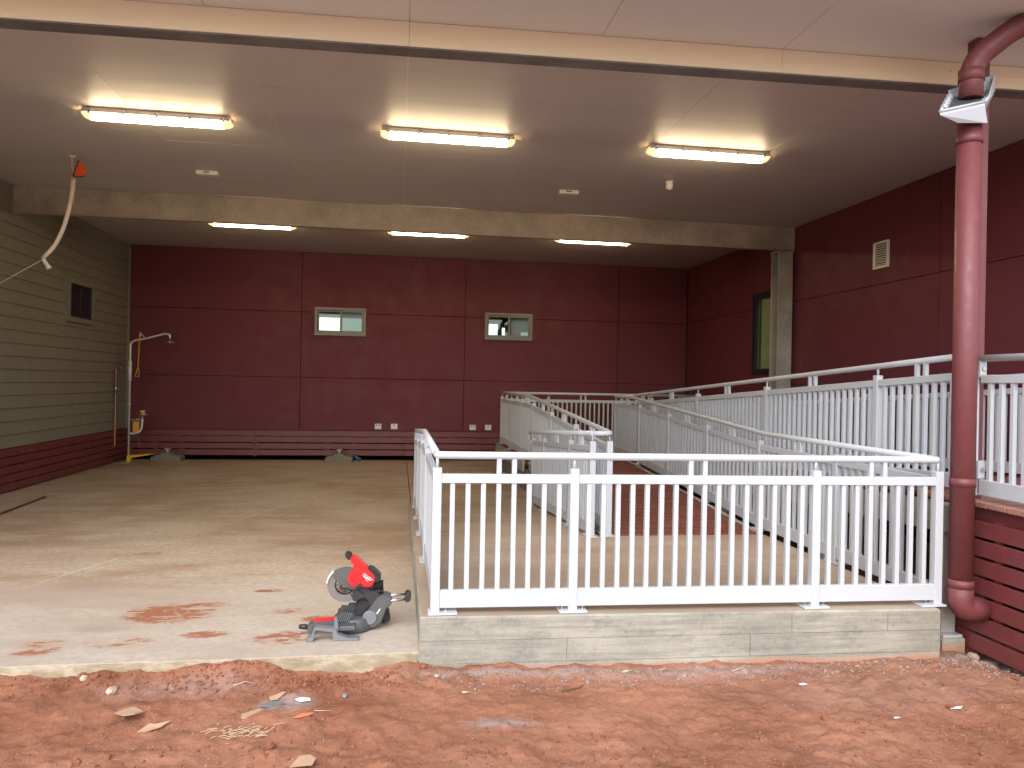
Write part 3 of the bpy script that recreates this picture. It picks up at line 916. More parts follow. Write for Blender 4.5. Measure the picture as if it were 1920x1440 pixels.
# ------------------------------------------------------------------ wall vent
t = thing("wall_vent", (XR, -6.015, 3.06), "small white louvred vent high on the right maroon wall", "vent")
mt = frame_mtx('right', XR)
ring(B(mt), 5.88, 6.155, 2.905, 3.222, .026, 0.0005, .03).build("frame", 'plastic', t, bevel=.003)
B(mt).box(5.905, 6.13, .0008, .004, 2.93, 3.2).build("backing", 'gap', t)
for i in range(9):
    z = 2.94 + i * .028
    B(mt).hexa([(5.9065, .006, z + .018), (6.1285, .006, z + .018), (6.1285, .026, z), (5.9065, .026, z)], [(5.9065, .006, z + .022), (6.1285, .006, z + .022), (6.1285, .026, z + .004), (5.9065, .026, z + .004)]).build("louvre", 'plastic', t)

# ------------------------------------------------------------------ emergency shower and copper riser
sx, sy = -2.69, -.71
t = thing("emergency_shower", (sx, sy, 0), "emergency shower and eyewash station on a white pole in the rear left corner", "emergency shower")
B().tube(fillet([(sx, sy, .02), (sx, sy, 2.05), (sx + .19, sy, 2.085), (sx + .55, sy, 2.19), (sx + .625, sy, 2.175), (sx + .625, sy, 2.1)], .09, 6), .0165, 12).build("pole", 'pole', t)
B().tube([(sx, sy, 1.38), (sx, sy, 1.71)], .026, 12).build("sign_sleeve", 'plastic', t)
B().tube([(sx, sy, .985), (sx, sy, 1.01)], .028, 12).build("coupling", 'plastic', t)
B().lathe([(.018, 2.11), (.022, 2.085), (.06, 2.07), (.105, 2.045), (.105, 2.035), (.02, 2.03)], (sx + .625, sy, 0), 20).build("shower_rose", 'steel', t)
B().tube([(sx + .155, sy, 2.075), (sx + .15, sy, 2.2)], .008, 8).build("valve_arm", 'steel', t)
B().prism([(sx + .14, 2.19), (sx + .22, 2.10), (sx + .245, 2.105), (sx + .15, 2.215)], sy - .006, sy + .006).build("valve_lever", 'steel', t)
B().tube([(sx + .145, sy - .01, 2.18), (sx + .13, sy - .01, 1.62), (sx + .085, sy - .01, 1.46), (sx + .15, sy - .01, 1.455), (sx + .14, sy - .01, 1.6)], .0085, 8).build("pull_rod", 'amber', t)
B().tube(fillet([(sx, sy, .50), (sx + .07, sy, .49), (sx + .18, sy, .52), (sx + .21, sy, .64), (sx + .21, sy, .76)], .08, 5), .017, 12).build("bowl_pipe", 'pole', t)
B().lathe([(.02, .76), (.05, .775), (.105, .82), (.11, .835), (.1, .832), (.045, .79), (.01, .785)], (sx + .21, sy, 0), 22).build("eyewash_bowl", 'steel', t)
B().lathe([(.04, .84), (.045, .885), (.02, .89)], (sx + .21, sy, 0), 12).build("eyewash_cap", 'yellow', t)
B().box(sx + .065, sx + .165, sy - .012, sy - .002, .52, .70).build("sign_plate", 'amber', t)
B().box(sx + .02, sx + .2, sy - .006, sy + .006, .715, .73).build("push_arm", 'steel', t)
B().box(sx + .12, sx + .17, sy - .02, sy + .02, .732, .75).build("push_plate", 'yellow', t)
B().tube([(sx + .14, sy, .50), (sx + .2, sy, .13)], .003, 6).build("treadle_chain", 'steel', t)
B().prism([(sx - .01, .13), (sx + .1, .135), (sx + .38, .16), (sx + .4, .15), (sx + .12, .10), (sx + .05, .09), (sx + .05, .02), (sx - .01, .02)], sy - .05, sy + .05).build("treadle", 'yellow', t)
B().box(sx - .09, sx + .09, sy - .09, sy + .09, .001, .014).build("base_plate", 'galv', t)
B().tube([(sx, sy, 1.60), (sx - .12, sy, 1.602)], .014, 10).build("inlet_union", 'steel', t)
B().tube([(sx - .11, sy + .6, .22), (sx - .01, sy, .22)], .01, 8).build("waste_stub", 'steel', t)
t = thing("copper_riser", (-2.93, -.69, .25), "copper water riser pipe on the sage wall feeding the emergency shower", "pipe")
B().tube(fillet([(sx - .12, sy, 1.602), (-2.915, -.69, 1.60), (-2.915, -.69, .27), (-2.91, -.9, .255)], .025, 4), .011, 10).build("tube", 'copper', t)
B().tube([(-2.915, -.69, 1.17), (-2.915, -.69, 1.3)], .019, 10).build("valve_body", 'steel', t)
B().tube([(-2.914, -.69, 1.235), (-2.85, -.71, 1.235)], .012, 8).build("valve_handle", 'steel', t)
for z in (1.46, .95, .47):
    B().box(-2.955, -2.9, -.72, -.66, z - .008, z + .008).build("pipe_clip", 'steel', t)

t = thing("slat_offcut", (-2.3, -5.1, 0), "thin maroon slat offcut lying on the concrete near the left wall", "offcut")
B(Matrix.Translation((-2.305, -5.07, 0)) @ Matrix.Rotation(.06, 4, 'Z')).box(-.016, .016, -.62, .56, .001, .018, .002).build("strip", 'slat', t)

# ------------------------------------------------------------------ ramps of timber boards
def ramp_boards(t, x0, x1, y0, y1, z0, z1, w=.137, g=.005, th=.03):
    n = max(1, round(abs(y1 - y0) / (w + g)))
    L = abs(y1 - y0)
    step = (y1 - y0) / n
    ww = abs(step) - g
    src = None
    ang = math.atan2(z1 - z0, y1 - y0)
    for i in range(n):
        yc = y0 + (i + .5) * step; zc = z0 + (z1 - z0) * (i + .5) / n - th / 2
        if src is None:
            src = B().box(x0, x1, yc - ww / 2, yc + ww / 2, zc - th / 2, zc + th / 2, .003).build("board", 'deck', t)
        else:
            copy_at(src, t, ((x0 + x1) / 2, yc, zc))
def f2z(y): return min(.825, max(.43, .43 + .0568 * (-3.0 - y)))
lo = thing("lower_timber_ramp", (4.25, -6, .2), "lower ramp of red brown timber boards rising from the concrete landing", "ramp")
ramp_boards(lo, 3.58, 4.89, -7.975, -4.1, .193, .432)
ramp_boards(lo, 3.50, 4.89, -4.1, -3.1, .432, .432)
for (xa, xb) in ((4.895, 4.935), (3.545, 3.575)):
    B().bar(((xa + xb) / 2, -7.97, .125), ((xa + xb) / 2, -4.1, .364), xb - xa, .15).build("edge_channel", 'galv', lo)
B().bar((3.53, -7.9, .0), (3.53, -1.4, .22), .03, .34).build("side_skirt", 'galv_dark', lo)
ld = thing("rear_timber_landing", (5.2, -2.2, .3), "red brown timber landing joining both ramps by the rear wall", "landing")
ramp_boards(ld, 3.50, 7.2, -3.0, -1.2, .432, .432)
B().box(3.5, 7.2, -1.2, -1.16, .2, .43).build("edge_joist", 'deck', ld)
B().box(3.47, 3.497, -4.05, -1.2, .26, .42).build("edge_channel", 'galv', ld)
for y in (-3.6, -1.5):
    B().box(3.52, 3.58, y - .03, y + .03, -.002, .26).build("stump", 'galv', ld)
upr = thing("upper_timber_ramp", (6.2, -6.5, .6), "upper ramp of red brown timber boards rising towards the downpipe", "ramp")
ramp_boards(upr, 5.25, 7.2, -9.55, -3.0, .803, .432)
B().bar((5.28, -9.8, .66), (5.28, -3.0, .29), .045, .2).build("edge_channel", 'galv', upr)
for y in (-8.3, -6.4, -4.6):
    B().box(5.26, 5.33, y - .035, y + .035, -.2, f2z(y) - .24).build("stump", 'galv', upr)
    B().box(6.9, 6.97, y - .035, y + .035, -.2, f2z(y) - .04).build("stump", 'galv', upr)
dk = thing("upper_deck", (6.3, -10.5, .7), "raised timber deck above the maroon slats at the right edge", "deck")
n = 13
for i in range(n):
    y = -9.56 - (i + .5) * .142
    B().box(5.235, 7.2, y - .068, y + .068, .768 + random.uniform(-.001, .001), .80, .004).build("board", 'deck_dusty', dk)
B().box(5.30, 5.34, -11.4, -9.97, .60, .765).build("edge_joist", 'slat', dk)
B().box(5.34, 7.2, -11.4, -11.36, .60, .765).build("edge_joist", 'slat', dk)
ss = thing("deck_slat_screen", (5.26, -10.6, -.1), "maroon horizontal slat screen under the raised deck at the right edge", "slat screen")
pz = .1145
for i in range(7):
    z = -.1 + i * pz
    B().box(5.252, 5.272, -11.4, -9.885, z, z + .0965, .002).build("slat", 'slat', ss)
for y in (-9.905, -10.17, -10.42, -10.9, -11.3):
    B().box(5.273, 5.30, y - .02 if y < -9.95 else y - .06, y + .02, -.09, .70).build("batten", 'slat', ss)
B().box(5.7, 5.72, -11.4, -9.6, -.3, .6).build("backing", 'gap', ss)

# ------------------------------------------------------------------ railings
H_TOP, H_BOT, H_HAND = .741, .08, .868
def railing(name, label, pts, posts, hand=None, bare_start=False, doubles=True, base='plate', end_posts=True, spacing=.0845, mid=None, group="white balustrade runs"):
    """pts: floor polyline [(x,y,z)...]; posts: distances along it where posts stand"""
    P = [Vector(p) for p in pts]
    seg = [(a, b, (Vector((b.x - a.x, b.y - a.y, 0))).length) for a, b in zip(P, P[1:])]
    total = sum(s[2] for s in seg)
    def at(d):
        for a, b, L in seg:
            if d <= L + 1e-6 or (a, b, L) == seg[-1]:
                return a.lerp(b, d / L), (b - a)
            d -= L
    t = thing(name, tuple(P[0]), label, "railing", group)
    posts = sorted(posts)
    src = {}
    def place(nm, key, maker, c):
        if key in src: copy_at(src[key], t, Vector(c) + src[key + '_o'])
        else:
            o = maker(Vector(c)).build(nm, 'white', t)
            src[key] = o; src[key + '_o'] = W[o.name] - Vector(c)
    P0, P1 = P[0], P[-1]
    for d in posts:
        p, dr = at(d)
        ax = abs(dr.x) > abs(dr.y)
        if bare_start and d == posts[0]: continue
        place("post", 'post', lambda c: B().box(c.x - .025, c.x + .025, c.y - .025, c.y + .025, c.z + .006, c.z + .80, .003), p)
        place("spigot", 'pin', lambda c: B().tube([c + Vector((0, 0, .798)), c + Vector((0, 0, H_HAND - .01))], .0085, 8), p)
        if base == 'plate':
            dd = -1 if d > total - .05 else (1 if d < .05 else 0)
            u = Vector((dr.x, dr.y, 0)).normalized()
            off = u * (.042 * dd)
            pl = p + off
            hx, hy = (.08, .05) if ax else (.05, .08)
            o = B().box(pl.x - hx, pl.x + hx, pl.y - hy, pl.y + hy, p.z + .001, p.z + .012, .002).build("base_plate", 'white', t)
            for s in ((-1, 1) if dd == 0 else (dd,)):
                q = p + u * (.058 * s)
                B().lathe([(.011, .012), (.011, .02), (.007, .021), (.007, .03)], (q.x, q.y, p.z), 6, smooth=False).build("anchor_bolt", 'steel', o)
    # rails follow the floor line between posts
    brk = sorted(set([round(x, 4) for x in posts] + [round(sum(s[2] for s in seg[:i + 1]), 4) for i in range(len(seg) - 1)]))
    for a, b in zip(brk, brk[1:]):
        pa, _ = at(a); pb, _ = at(b)
        u = (pb - pa); u.z = 0; u.normalize()
        sl = (pb.z - pa.z) / max(1e-6, (b - a))
        ia = .0245 if a in [round(x, 4) for x in posts] else 0; ib = .0245 if b in [round(x, 4) for x in posts] else 0
        qa = pa + u * ia + Vector((0, 0, sl * ia)); qb = pb - u * ib - Vector((0, 0, sl * ib))
        B().bar(qa + Vector((0, 0, H_TOP)), qb + Vector((0, 0, H_TOP)), .038, .05).build("top_rail", 'white', t)
        B().bar(qa + Vector((0, 0, H_BOT)), qb + Vector((0, 0, H_BOT)), .038, .096).build("bottom_rail", 'white', t)
    for a, b in zip(posts, posts[1:]):
        n = max(1, round((b - a) / spacing) - 1)
        st = (b - a) / (n + 1)
        lift = [n // 2, n // 2 + 1] if n > 3 else []
        if n % 2 and n > 3: lift = [n // 2, n // 2 + 1]
        for i in range(1, n + 1):
            p, _ = at(a + i * st)
            place("baluster", 'bal', lambda c: B().box(c.x - .0132, c.x + .0132, c.y - .0132, c.y + .0132, c.z + H_BOT + .046, c.z + H_TOP - .023, .0015), p)
            if doubles and i in lift:
                place("rail_support", 'sup', lambda c: B().box(c.x - .0132, c.x + .0132, c.y - .0132, c.y + .0132, c.z + H_TOP + .024, c.z + H_HAND - .012, .0015), p)
    hp = hand if hand else [p + Vector((0, 0, H_HAND)) for p in P]
    B().tube(fillet(hp, .05, 6), .0215, 14).build("handrail", 'white', t)
    return t
def up_(p, h=H_HAND): return Vector((p[0], p[1], p[2] + h))
def along(pts, ys):  # distances for posts given by their y
    out = []
    for y in ys:
        d = 0
        for a, b in zip(pts, pts[1:]):
            lo_, hi_ = min(a[1], b[1]), max(a[1], b[1])
            if lo_ - 1e-6 <= y <= hi_ + 1e-6:
                d += abs(y - a[1]); break
            d += math.hypot(b[0] - a[0], b[1] - a[1])
        out.append(d)
    return out
# front run
fp = [(1.995, -9.965, .19), (4.985, -10.035, .18)]
railing("front_railing", "white balustrade standing across the front edge of the concrete landing", fp, [0, .767, 2.21, 2.99],
        hand=[up_(fp[0]) + Vector((.0, .05, 0)), up_(fp[0]), up_(fp[1]), up_(fp[1]) + Vector((0, .05, 0))])
# left run: landing, then down the lower concrete ramp
lp = [(1.995, -9.94, .19), (1.995, -8.0, .19), (1.995, -5.45, .026)]
railing("left_railing", "white balustrade along the left side of the landing, seen end on beside the saw", lp, along(lp, [-8.75, -7.75, -6.6, -5.5]),
        hand=[up_(lp[0]) + Vector((0, .03, 0)), up_(lp[1]), up_(lp[2]) + Vector((0, .05, 0)), up_(lp[2]) + Vector((0, .2, -.005)), up_(lp[2]) + Vector((0, .2, -.11)), up_(lp[2]) + Vector((0, .03, -.115))])
t = bpy.data.objects["left_railing"]
B().bar((1.995, -9.94, .19 + H_TOP), (1.995, -8.775, .19 + H_TOP), .038, .05).build("top_rail", 'white', t)
B().bar((1.995, -9.94, .19 + H_BOT), (1.995, -8.775, .19 + H_BOT), .038, .096).build("bottom_rail", 'white', t)
bal0 = [c for c in t.children if c.name.startswith("baluster")][0]
for i in range(1, 13):
    copy_at(bal0, t, (1.995, -9.94 + i * .0875, .19 + (H_BOT + H_TOP) / 2 + .0115))
# island: short run down the lower ramp, and left side of the timber ramp
sp = [(3.385, -8.03, .19), (3.385, -5.25, .012)]
railing("island_railing", "short white balustrade on the left of the ramp island with a rounded looped end", sp, along(sp, [-8.03, -7.25, -6.0, -5.33]),
        hand=[up_(sp[0]) + Vector((0, -.02, 0)), up_(sp[1]), up_(sp[1]) + Vector((0, .24, -.01)), up_(sp[1]) + Vector((0, .24, -.125)), up_(sp[1]) + Vector((0, .03, -.125))])
ip = [(3.54, -8.0, .19), (3.54, -4.1, .43), (3.54, -1.42, .43)]
railing("inner_railing", "white balustrade on the left side of the lower timber ramp up to the rear landing", ip, along(ip, [-8.0, -6.8, -5.6, -4.45, -3.5, -2.5]) + [6.575],
        hand=[up_(sp[0]) + Vector((0, -.02, 0)), Vector((3.54, -8.05, .19 + H_HAND)), up_(ip[1]), up_(ip[2])])
rp = [(3.565, -1.4, .43), (7.02, -1.4, .43)]
railing("rear_railing", "white balustrade across the rear landing in front of the rear maroon wall", rp, [.05, .79, 2.1, 3.0, 3.4], hand=[up_(rp[0]), up_(rp[1])])
# right side of the lower ramp and left side of the upper ramp, looped at their far end
r1 = [(4.985, -10.0, .18), (4.985, -7.9, .19), (4.985, -4.1, .43), (4.985, -3.3, .43)]
railing("lower_ramp_railing", "white balustrade on the right side of the lower ramp, sloping down to the front corner", r1, along(r1, [-9.0, -7.82, -6.68, -5.55, -4.45, -3.33]) ,
        hand=[up_(r1[0]), up_(r1[1]), up_(r1[2]), up_(r1[3]) + Vector((0, .05, 0)), Vector((5.14, -3.2, .43 + H_HAND))])
t = bpy.data.objects["lower_ramp_railing"]
B().bar((4.985, -9.975, .18 + H_TOP), (4.985, -9.025, .185 + H_TOP), .038, .05).build("top_rail", 'white', t)
B().bar((4.985, -9.975, .18 + H_BOT), (4.985, -9.025, .185 + H_BOT), .038, .096).build("bottom_rail", 'white', t)
bal0 = [c for c in t.children if c.name.startswith("baluster")][0]
for i in range(1, 11):
    copy_at(bal0, t, (4.985, -9.975 + i * .0865, .183 + (H_BOT + H_TOP) / 2 + .0115))
r2 = [(5.30, -3.3, f2z(-3.3)), (5.30, -9.0, f2z(-9.0)), (5.30, -9.93, f2z(-9.93))]
railing("upper_ramp_railing", "white balustrade on the left side of the upper ramp, rising behind the downpipe", r2, along(r2, [-3.35, -4.0, -5.65, -7.32, -9.0]) + [6.63],
        hand=[Vector((5.14, -3.2, .43 + H_HAND)), up_(r2[0]) + Vector((0, .05, 0)), up_(r2[1]), up_(r2[2])])
d2 = [(5.315, -9.965, .80), (5.315, -11.35, .80)]
dr = railing("deck_railing", "white balustrade along the raised deck to the right of the downpipe", d2, [.006, 1.36], base='none', bare_start=True)
for z in (1.605, .985):
    o = B().box(5.30, 5.345, -9.985, -9.968, z - .055, z + .055, .002).build("bracket", 'white', dr)
    B().lathe([(.014, -.007), (.012, -.0005)], (5.325, -9.986, z), 10, axis='Y').build("bolt", 'steel', o)
r3 = [(7.02, -1.45, .43), (7.02, -3.0, .43), (7.02, -9.515, .80), (7.02, -11.3, .80)]
railing("wall_side_railing", "white balustrade on the far side of the upper ramp next to the right wall", r3, along(r3, [-1.5, -3.0, -4.65, -6.3, -7.95, -9.6, -11.2]))

# ------------------------------------------------------------------ downpipe, post, support column
px, py = 5.097, -10.1
t = thing("steel_post", (5.315, -9.905, -.2), "square maroon steel post standing behind the downpipe", "post")
B().box(5.27, 5.36, -9.95, -9.86, -.2, 3.652, .006).build("shaft", 'pipe', t)
t = thing("downpipe", (px, py, .1), "round maroon downpipe in front of the post at right, kicking out at its foot", "downpipe")
R_ = .0665
B().tube([(px, py, .33), (px, py, 3.075)], R_, 28).build("lower_pipe", 'pipe', t)
B().tube(fillet([(px, py, .335), (px, py, .175), (px + .1425, py, .165)], .12, 9), R_ * 1.05, 28).build("foot_elbow", 'pipe', t)
for z in (.30, .90, 2.93):
    B().tube([(px, py, z), (px, py, z + .05)], R_ * 1.07, 28).build("collar", 'pipe', t)
B().tube(fillet([(px + .005, py, 3.2), (px + .005, py, 3.42), (px + .2, py - .12, 3.60), (px + .55, py - .26, 3.68)], .11, 8), R_ * .97, 28).build("upper_pipe", 'pipe', t)
B().tube([(px + .005, py, 3.30), (px + .005, py, 3.37)], R_ * 1.05, 28).build("collar", 'pipe', t)
B().tube([(px + .15, py + .03, 3.645), (px + .2, py - .02, 3.60)], .009, 6).build("hanger", 'plastic', t)
# rain head: open tray with a sloping mesh
rh = thing("rain_head", (px, py, 3.1), "white rain head tray on the downpipe just under the soffit", "rain head")
def ru(x, z): return (px + x, z)
FL, FR, BR, BL = Vector((4.80, -10.23, 3.058)), Vector((5.085, -10.23, 3.136)), Vector((5.365, -9.975, 3.32)), Vector((5.06, -9.975, 3.255))
lip = Vector((0, 0, -.022))
l0, l1, l2, l3 = Vector((4.94, -10.2, 3.012)), Vector((5.13, -10.2, 3.025)), Vector((5.26, -10.03, 3.17)), Vector((5.06, -10.03, 3.15))
b = B()
b.add([FL, FR, BR, BL, FL + lip, FR + lip, BR + lip, BL + lip, l0, l1, l2, l3],
      [(0, 1, 5, 4), (1, 2, 6, 5), (2, 3, 7, 6), (3, 0, 4, 7), (4, 5, 9, 8), (5, 6, 10, 9), (6, 7, 11, 10), (7, 4, 8, 11), (8, 9, 10, 11)])
b.build("hopper", 'white', rh)
cen = (FL + FR + BR + BL) / 4
ms = [p.lerp(cen, .26) + Vector((0, 0, .002)) for p in (FL, FR, BR, BL)]
B().hexa([p - Vector((0, 0, .012)) for p in ms], ms).build("mesh_screen", 'saw_grey', rh)
inner = [p.lerp(cen, .05) for p in (FL, FR, BR, BL)]
B().hexa([p - Vector((0, 0, .012)) for p in inner], [p - Vector((0, 0, .003)) for p in inner]).build("screen_frame", 'white', rh)
rimb = B()
for p, q in ((FL, FR), (FR, BR), (BR, BL), (BL, FL)):
    rimb.tube([p, q], .008, 8)
rimb.build("rim", 'white', rh)
upv = Vector((0, .012, .1))
B().hexa([BL, BR, BR + Vector((0, .006, 0)), BL + Vector((0, .006, 0))], [BL + upv * .45, BR + upv * 1.0, BR + upv + Vector((0, .006, 0)), BL + upv * .45 + Vector((0, .006, 0))]).build("back_plate", 'white', rh)
B().hexa([FR.lerp(BR, .35), BR, BR + Vector((.006, 0, 0)), FR.lerp(BR, .35) + Vector((.006, 0, 0))], [FR.lerp(BR, .35) + Vector((0, 0, .01)), BR + Vector((0, 0, .1)), BR + Vector((.006, 0, .1)), FR.lerp(BR, .35) + Vector((.006, 0, .01))]).build("cheek", 'white', rh)
for i in range(4):
    p = FL.lerp(BL, .2 + .2 * i)
    B().box(p.x + .0, p.x + .02, p.y - .012, p.y + .012, p.z + .004, p.z + .022 + .004 * i).build("overflow_tooth", 'white', rh)
t = thing("support_column", (5.165, -9.9, -.06), "pale galvanised column under the upper ramp between landing and downpipe", "column")
B().box(5.115, 5.21, -9.93, -9.84, -.03, .60, .006).build("shaft", 'galv', t)
B().box(5.095, 5.225, -9.97, -9.8, -.045, -.03).build("base_plate", 'white', t)
B().box(5.085, 5.24, -9.985, -9.78, -.3, -.046, .01).build("plinth", 'formed', t)
B().box(5.10, 5.30, -9.96, -9.82, .60, .76).build("head_plate", 'galv', t)

# ------------------------------------------------------------------ mitre saw on the slab
t = thing("mitre_saw", (1.55, -9.62, 0), "red and grey cordless sliding mitre saw on the concrete slab beside the landing", "mitre saw")
# table wings with their feet (near and far)
wing = [(1.337, .084), (1.46, .07), (1.467, .04), (1.525, .016), (1.582, .014), (1.585, .001), (1.44, .001), (1.437, .05), (1.345, .064), (1.334, .001), (1.292, .001), (1.296, .014), (1.321, .03)]
nw = B().prism(wing, -9.815, -9.765).build("table_wing", 'saw_light', t, bevel=.004)
B().prism([(1.442, .055), (1.47, .055), (1.462, .128), (1.447, .132)], -9.80, -9.775).build("wing_upright", 'saw_light', nw, bevel=.002)
B().prism([(x + .12, z) for x, z in wing], -9.44, -9.40).build("table_wing", 'saw_grey', t, bevel=.004)
B().box(1.44, 1.56, -9.78, -9.42, .045, .07, .004).build("table_bed", 'saw_grey', t)
B().lathe([(.105, .004), (.115, .012), (.115, .045), (.108, .062), (.105, .078), (.07, .082)], (1.535, -9.6, 0), 32).build("turntable", 'saw_grey', t)
# sloping front arm with red scale plate and mitre handle
a = B().prism([(1.29, .02), (1.32, .014), (1.325, .05), (1.45, .05), (1.45, .088), (1.32, .078), (1.29, .058)], -9.72, -9.645).build("mitre_arm", 'saw_grey', t, bevel=.005)
B().hexa([(1.325, -9.712, .0785), (1.44, -9.712, .0885), (1.44, -9.655, .0885), (1.325, -9.655, .0785)], [(1.325, -9.712, .083), (1.44, -9.712, .093), (1.44, -9.655, .093), (1.325, -9.655, .083)]).build("scale_plate", 'red', a)
B().tube([(1.295, -9.68, .04), (1.27, -9.68, .045), (1.24, -9.68, .046)], [.012, .016, .012], 12).build("mitre_handle", 'black', a)
# fences with ribs
fn = B().prism([(1.445, .07), (1.482, .137), (1.515, .14), (1.53, .12), (1.51, .065)], -9.705, -9.685).build("fence", 'saw_dark', t, bevel=.003)
for i in range(6):
    x = 1.458 + i * .011
    B().prism([(x, .075), (x + .004, .075), (x + .024, .128), (x + .020, .128)], -9.713, -9.7055).build("fence_rib", 'saw_light', fn)
B().prism([(1.50, .08), (1.505, .125), (1.55, .125), (1.565, .08)], -9.52, -9.50).build("fence", 'saw_grey', t, bevel=.003)
# bevel arm, rails
rear = B().prism([(1.605, .016), (1.604, .088), (1.64, .14), (1.685, .203), (1.739, .206), (1.762, .188), (1.763, .153), (1.732, .128), (1.70, .045), (1.66, .016)], -9.655, -9.555).build("bevel_arm", 'saw_grey', t, bevel=.008)
B().lathe([(.038, -.012), (.042, -.004), (.042, .0)], (1.635, -9.655, .08), 20, axis='Y').build("bevel_knob", 'saw_light', rear)
B().prism([(1.672, .1), (1.69, .128), (1.697, .128), (1.68, .1)], -9.658, -9.6555).build("bevel_label", 'logo', rear)
B().box(1.655, 1.73, -9.50, -9.44, .001, .022, .004).build("rear_foot", 'saw_dark', t)
B().prism([(1.69, .035), (1.72, .1), (1.74, .1), (1.755, .03), (1.735, .022)], -9.56, -9.49).build("dust_chute", 'black', t, bevel=.004)
for (yy, zz) in ((-9.64, .172), (-9.575, .185)):
    B().tube([(1.66, yy, zz - .012), (1.858, yy, zz + .008)], .0085, 12).build("slide_rail", 'steel', t)
B().tube([(1.852, -9.655, .18), (1.856, -9.56, .192)], [.0185, .0185], 16).build("rail_end", 'saw_dark', t)
B().tube([(1.70, -9.60, .203), (1.70, -9.60, .225)], [.009, .014], 10).build("lock_knob", 'black', t)
# pivot link and bellows
B().prism([(1.553, .249), (1.592, .268), (1.69, .212), (1.70, .17), (1.64, .148), (1.61, .19)], -9.645, -9.575).build("pivot_link", 'saw_dark', t, bevel=.005)
B().prism([(1.535, .231), (1.562, .247), (1.606, .207), (1.55, .172), (1.535, .181)], -9.66, -9.6).build("blade_clamp", 'saw_dark', t, bevel=.004)
B().prism([(1.545, .115), (1.551, .149), (1.582, .175), (1.632, .165), (1.634, .145), (1.592, .085), (1.55, .08)], -9.63, -9.55).build("bellows", 'black', t, bevel=.006)
# blade with teeth, lower guard, upper guard
bc = (1.488, 0, .262)
teeth = []
for i in range(80):
    a0 = 2 * PI * i / 40 / 2
    r = .104 if i % 2 == 0 else .0985
    teeth.append((bc[0] + r * math.cos(a0), bc[2] + r * math.sin(a0)))
B().prism(teeth, -9.6015, -9.5985).build("blade", 'saw_blade', t)
lg = []
for i in range(25):
    a0 = math.radians(115 + i * (300 - 115) / 24)
    lg.append((bc[0] + .099 * math.cos(a0), bc[2] + .099 * math.sin(a0)))
for i in range(25):
    a0 = math.radians(300 - i * (300 - 115) / 24)
    lg.append((bc[0] + .058 * math.cos(a0), bc[2] + .058 * math.sin(a0)))
B().prism(lg, -9.620, -9.612).build("lower_guard", 'saw_guard', t)
B().lathe([(.057, -.006), (.05, -.011), (.018, -.013), (.018, -.022), (.012, -.024)], (bc[0], -9.602, bc[2]), 24, axis='Y').build("arbor", 'steel', t)
ugp = []
for i in range(17):
    a0 = math.radians(20 + i * 125 / 16)
    ugp.append((bc[0] + .012 + .103 * math.cos(a0), bc[2] + .004 + .103 * math.sin(a0)))
ugp += [(bc[0] - .035, bc[2] + .01), (bc[0] + .05, bc[2] - .03), (bc[0] + .1, bc[2] + .0)]
B().prism(ugp, -9.632, -9.622).build("upper_guard", 'saw_grey', t, bevel=.002)
st_ = []
for i in range(9):
    a0 = math.radians(130 + i * 42 / 8); st_.append((bc[0] + .108 * math.cos(a0), bc[2] + .108 * math.sin(a0)))
for i in range(9):
    a0 = math.radians(172 - i * 42 / 8); st_.append((bc[0] + .1 * math.cos(a0), bc[2] + .1 * math.sin(a0)))
B().prism(st_, -9.628, -9.59).build("guard_rim", 'paper', t)
# motor body and D-handle
body = [(1.503, .314), (1.518, .342), (1.546, .378), (1.535, .398), (1.514, .415), (1.532, .447), (1.559, .43), (1.614, .381), (1.618, .37), (1.651, .334), (1.667, .307), (1.647, .27), (1.621, .256), (1.589, .271), (1.553, .253), (1.512, .285)]
bd = B().prism(body, -9.685, -9.60).build("motor_housing", 'red', t, bevel=.009)
for (x0, z0, x1, z1) in ((1.515, .312, .0, .0), (1.535, .286, 0, 0)):
    pass
for off in (0, 1):
    xx, zz = 1.522 + off * .02, .318 - off * .028
    B().prism([(xx, zz), (xx + .06, zz + .035), (xx + .063, zz + .030), (xx + .003, zz - .005)], -9.692, -9.6845).build("housing_rib", 'red', bd, bevel=.0015)
B().prism([(1.545, .268), (1.583, .292), (1.592, .278), (1.556, .257)], -9.69, -9.6845).build("vent_recess", 'saw_dark', bd)
B().prism([(1.485, .443), (1.498, .466), (1.531, .449), (1.513, .413)], -9.672, -9.612).build("grip", 'black', t, bevel=.005)
B().prism([(1.62, .372), (1.648, .368), (1.696, .324), (1.696, .301), (1.665, .28), (1.64, .33)], -9.675, -9.585).build("battery", 'black', t, bevel=.006)
B().tube([(1.63, -9.63, .258), (1.655, -9.63, .26), (1.655, -9.63, .26), (1.71, -9.63, .263)], [.028, .03, .0285, .0285], 20).build("motor", 'black', t)
# brand lettering and flash printed on the housing
def text_part(name, s, size, loc, rot, parent, shear=0.):
    cu = bpy.data.curves.new(name, 'FONT')
    cu.body = s; cu.size = size; cu.extrude = .0004; cu.shear = shear
    cu.align_x = 'LEFT'
    cu.materials.append(M['logo'])
    tmp = bpy.data.objects.new(name, cu)
    me = bpy.data.meshes.new_from_object(tmp)
    bpy.data.objects.remove(tmp)
    o = bpy.data.objects.new(name, me)
    col.objects.link(o)
    o.parent = parent
    o.location = Vector(loc) - wpos(parent)
    o.rotation_euler = rot
    return o
ang = math.radians(-33)
text_part("lettering", "Milwaukee", .0155, (1.592, -9.6862, .340), (PI / 2, -ang, 0), bd, .2)
B().prism([(1.589, .336), (1.642, .304), (1.633, .3035), (1.606, .3185), (1.609, .3125)], -9.6868, -9.6852).build("flash_mark", 'logo', bd)
text_part("lettering", "FUEL", .009, (1.606, -9.6862, .306), (PI / 2, -ang, 0), bd, .2)

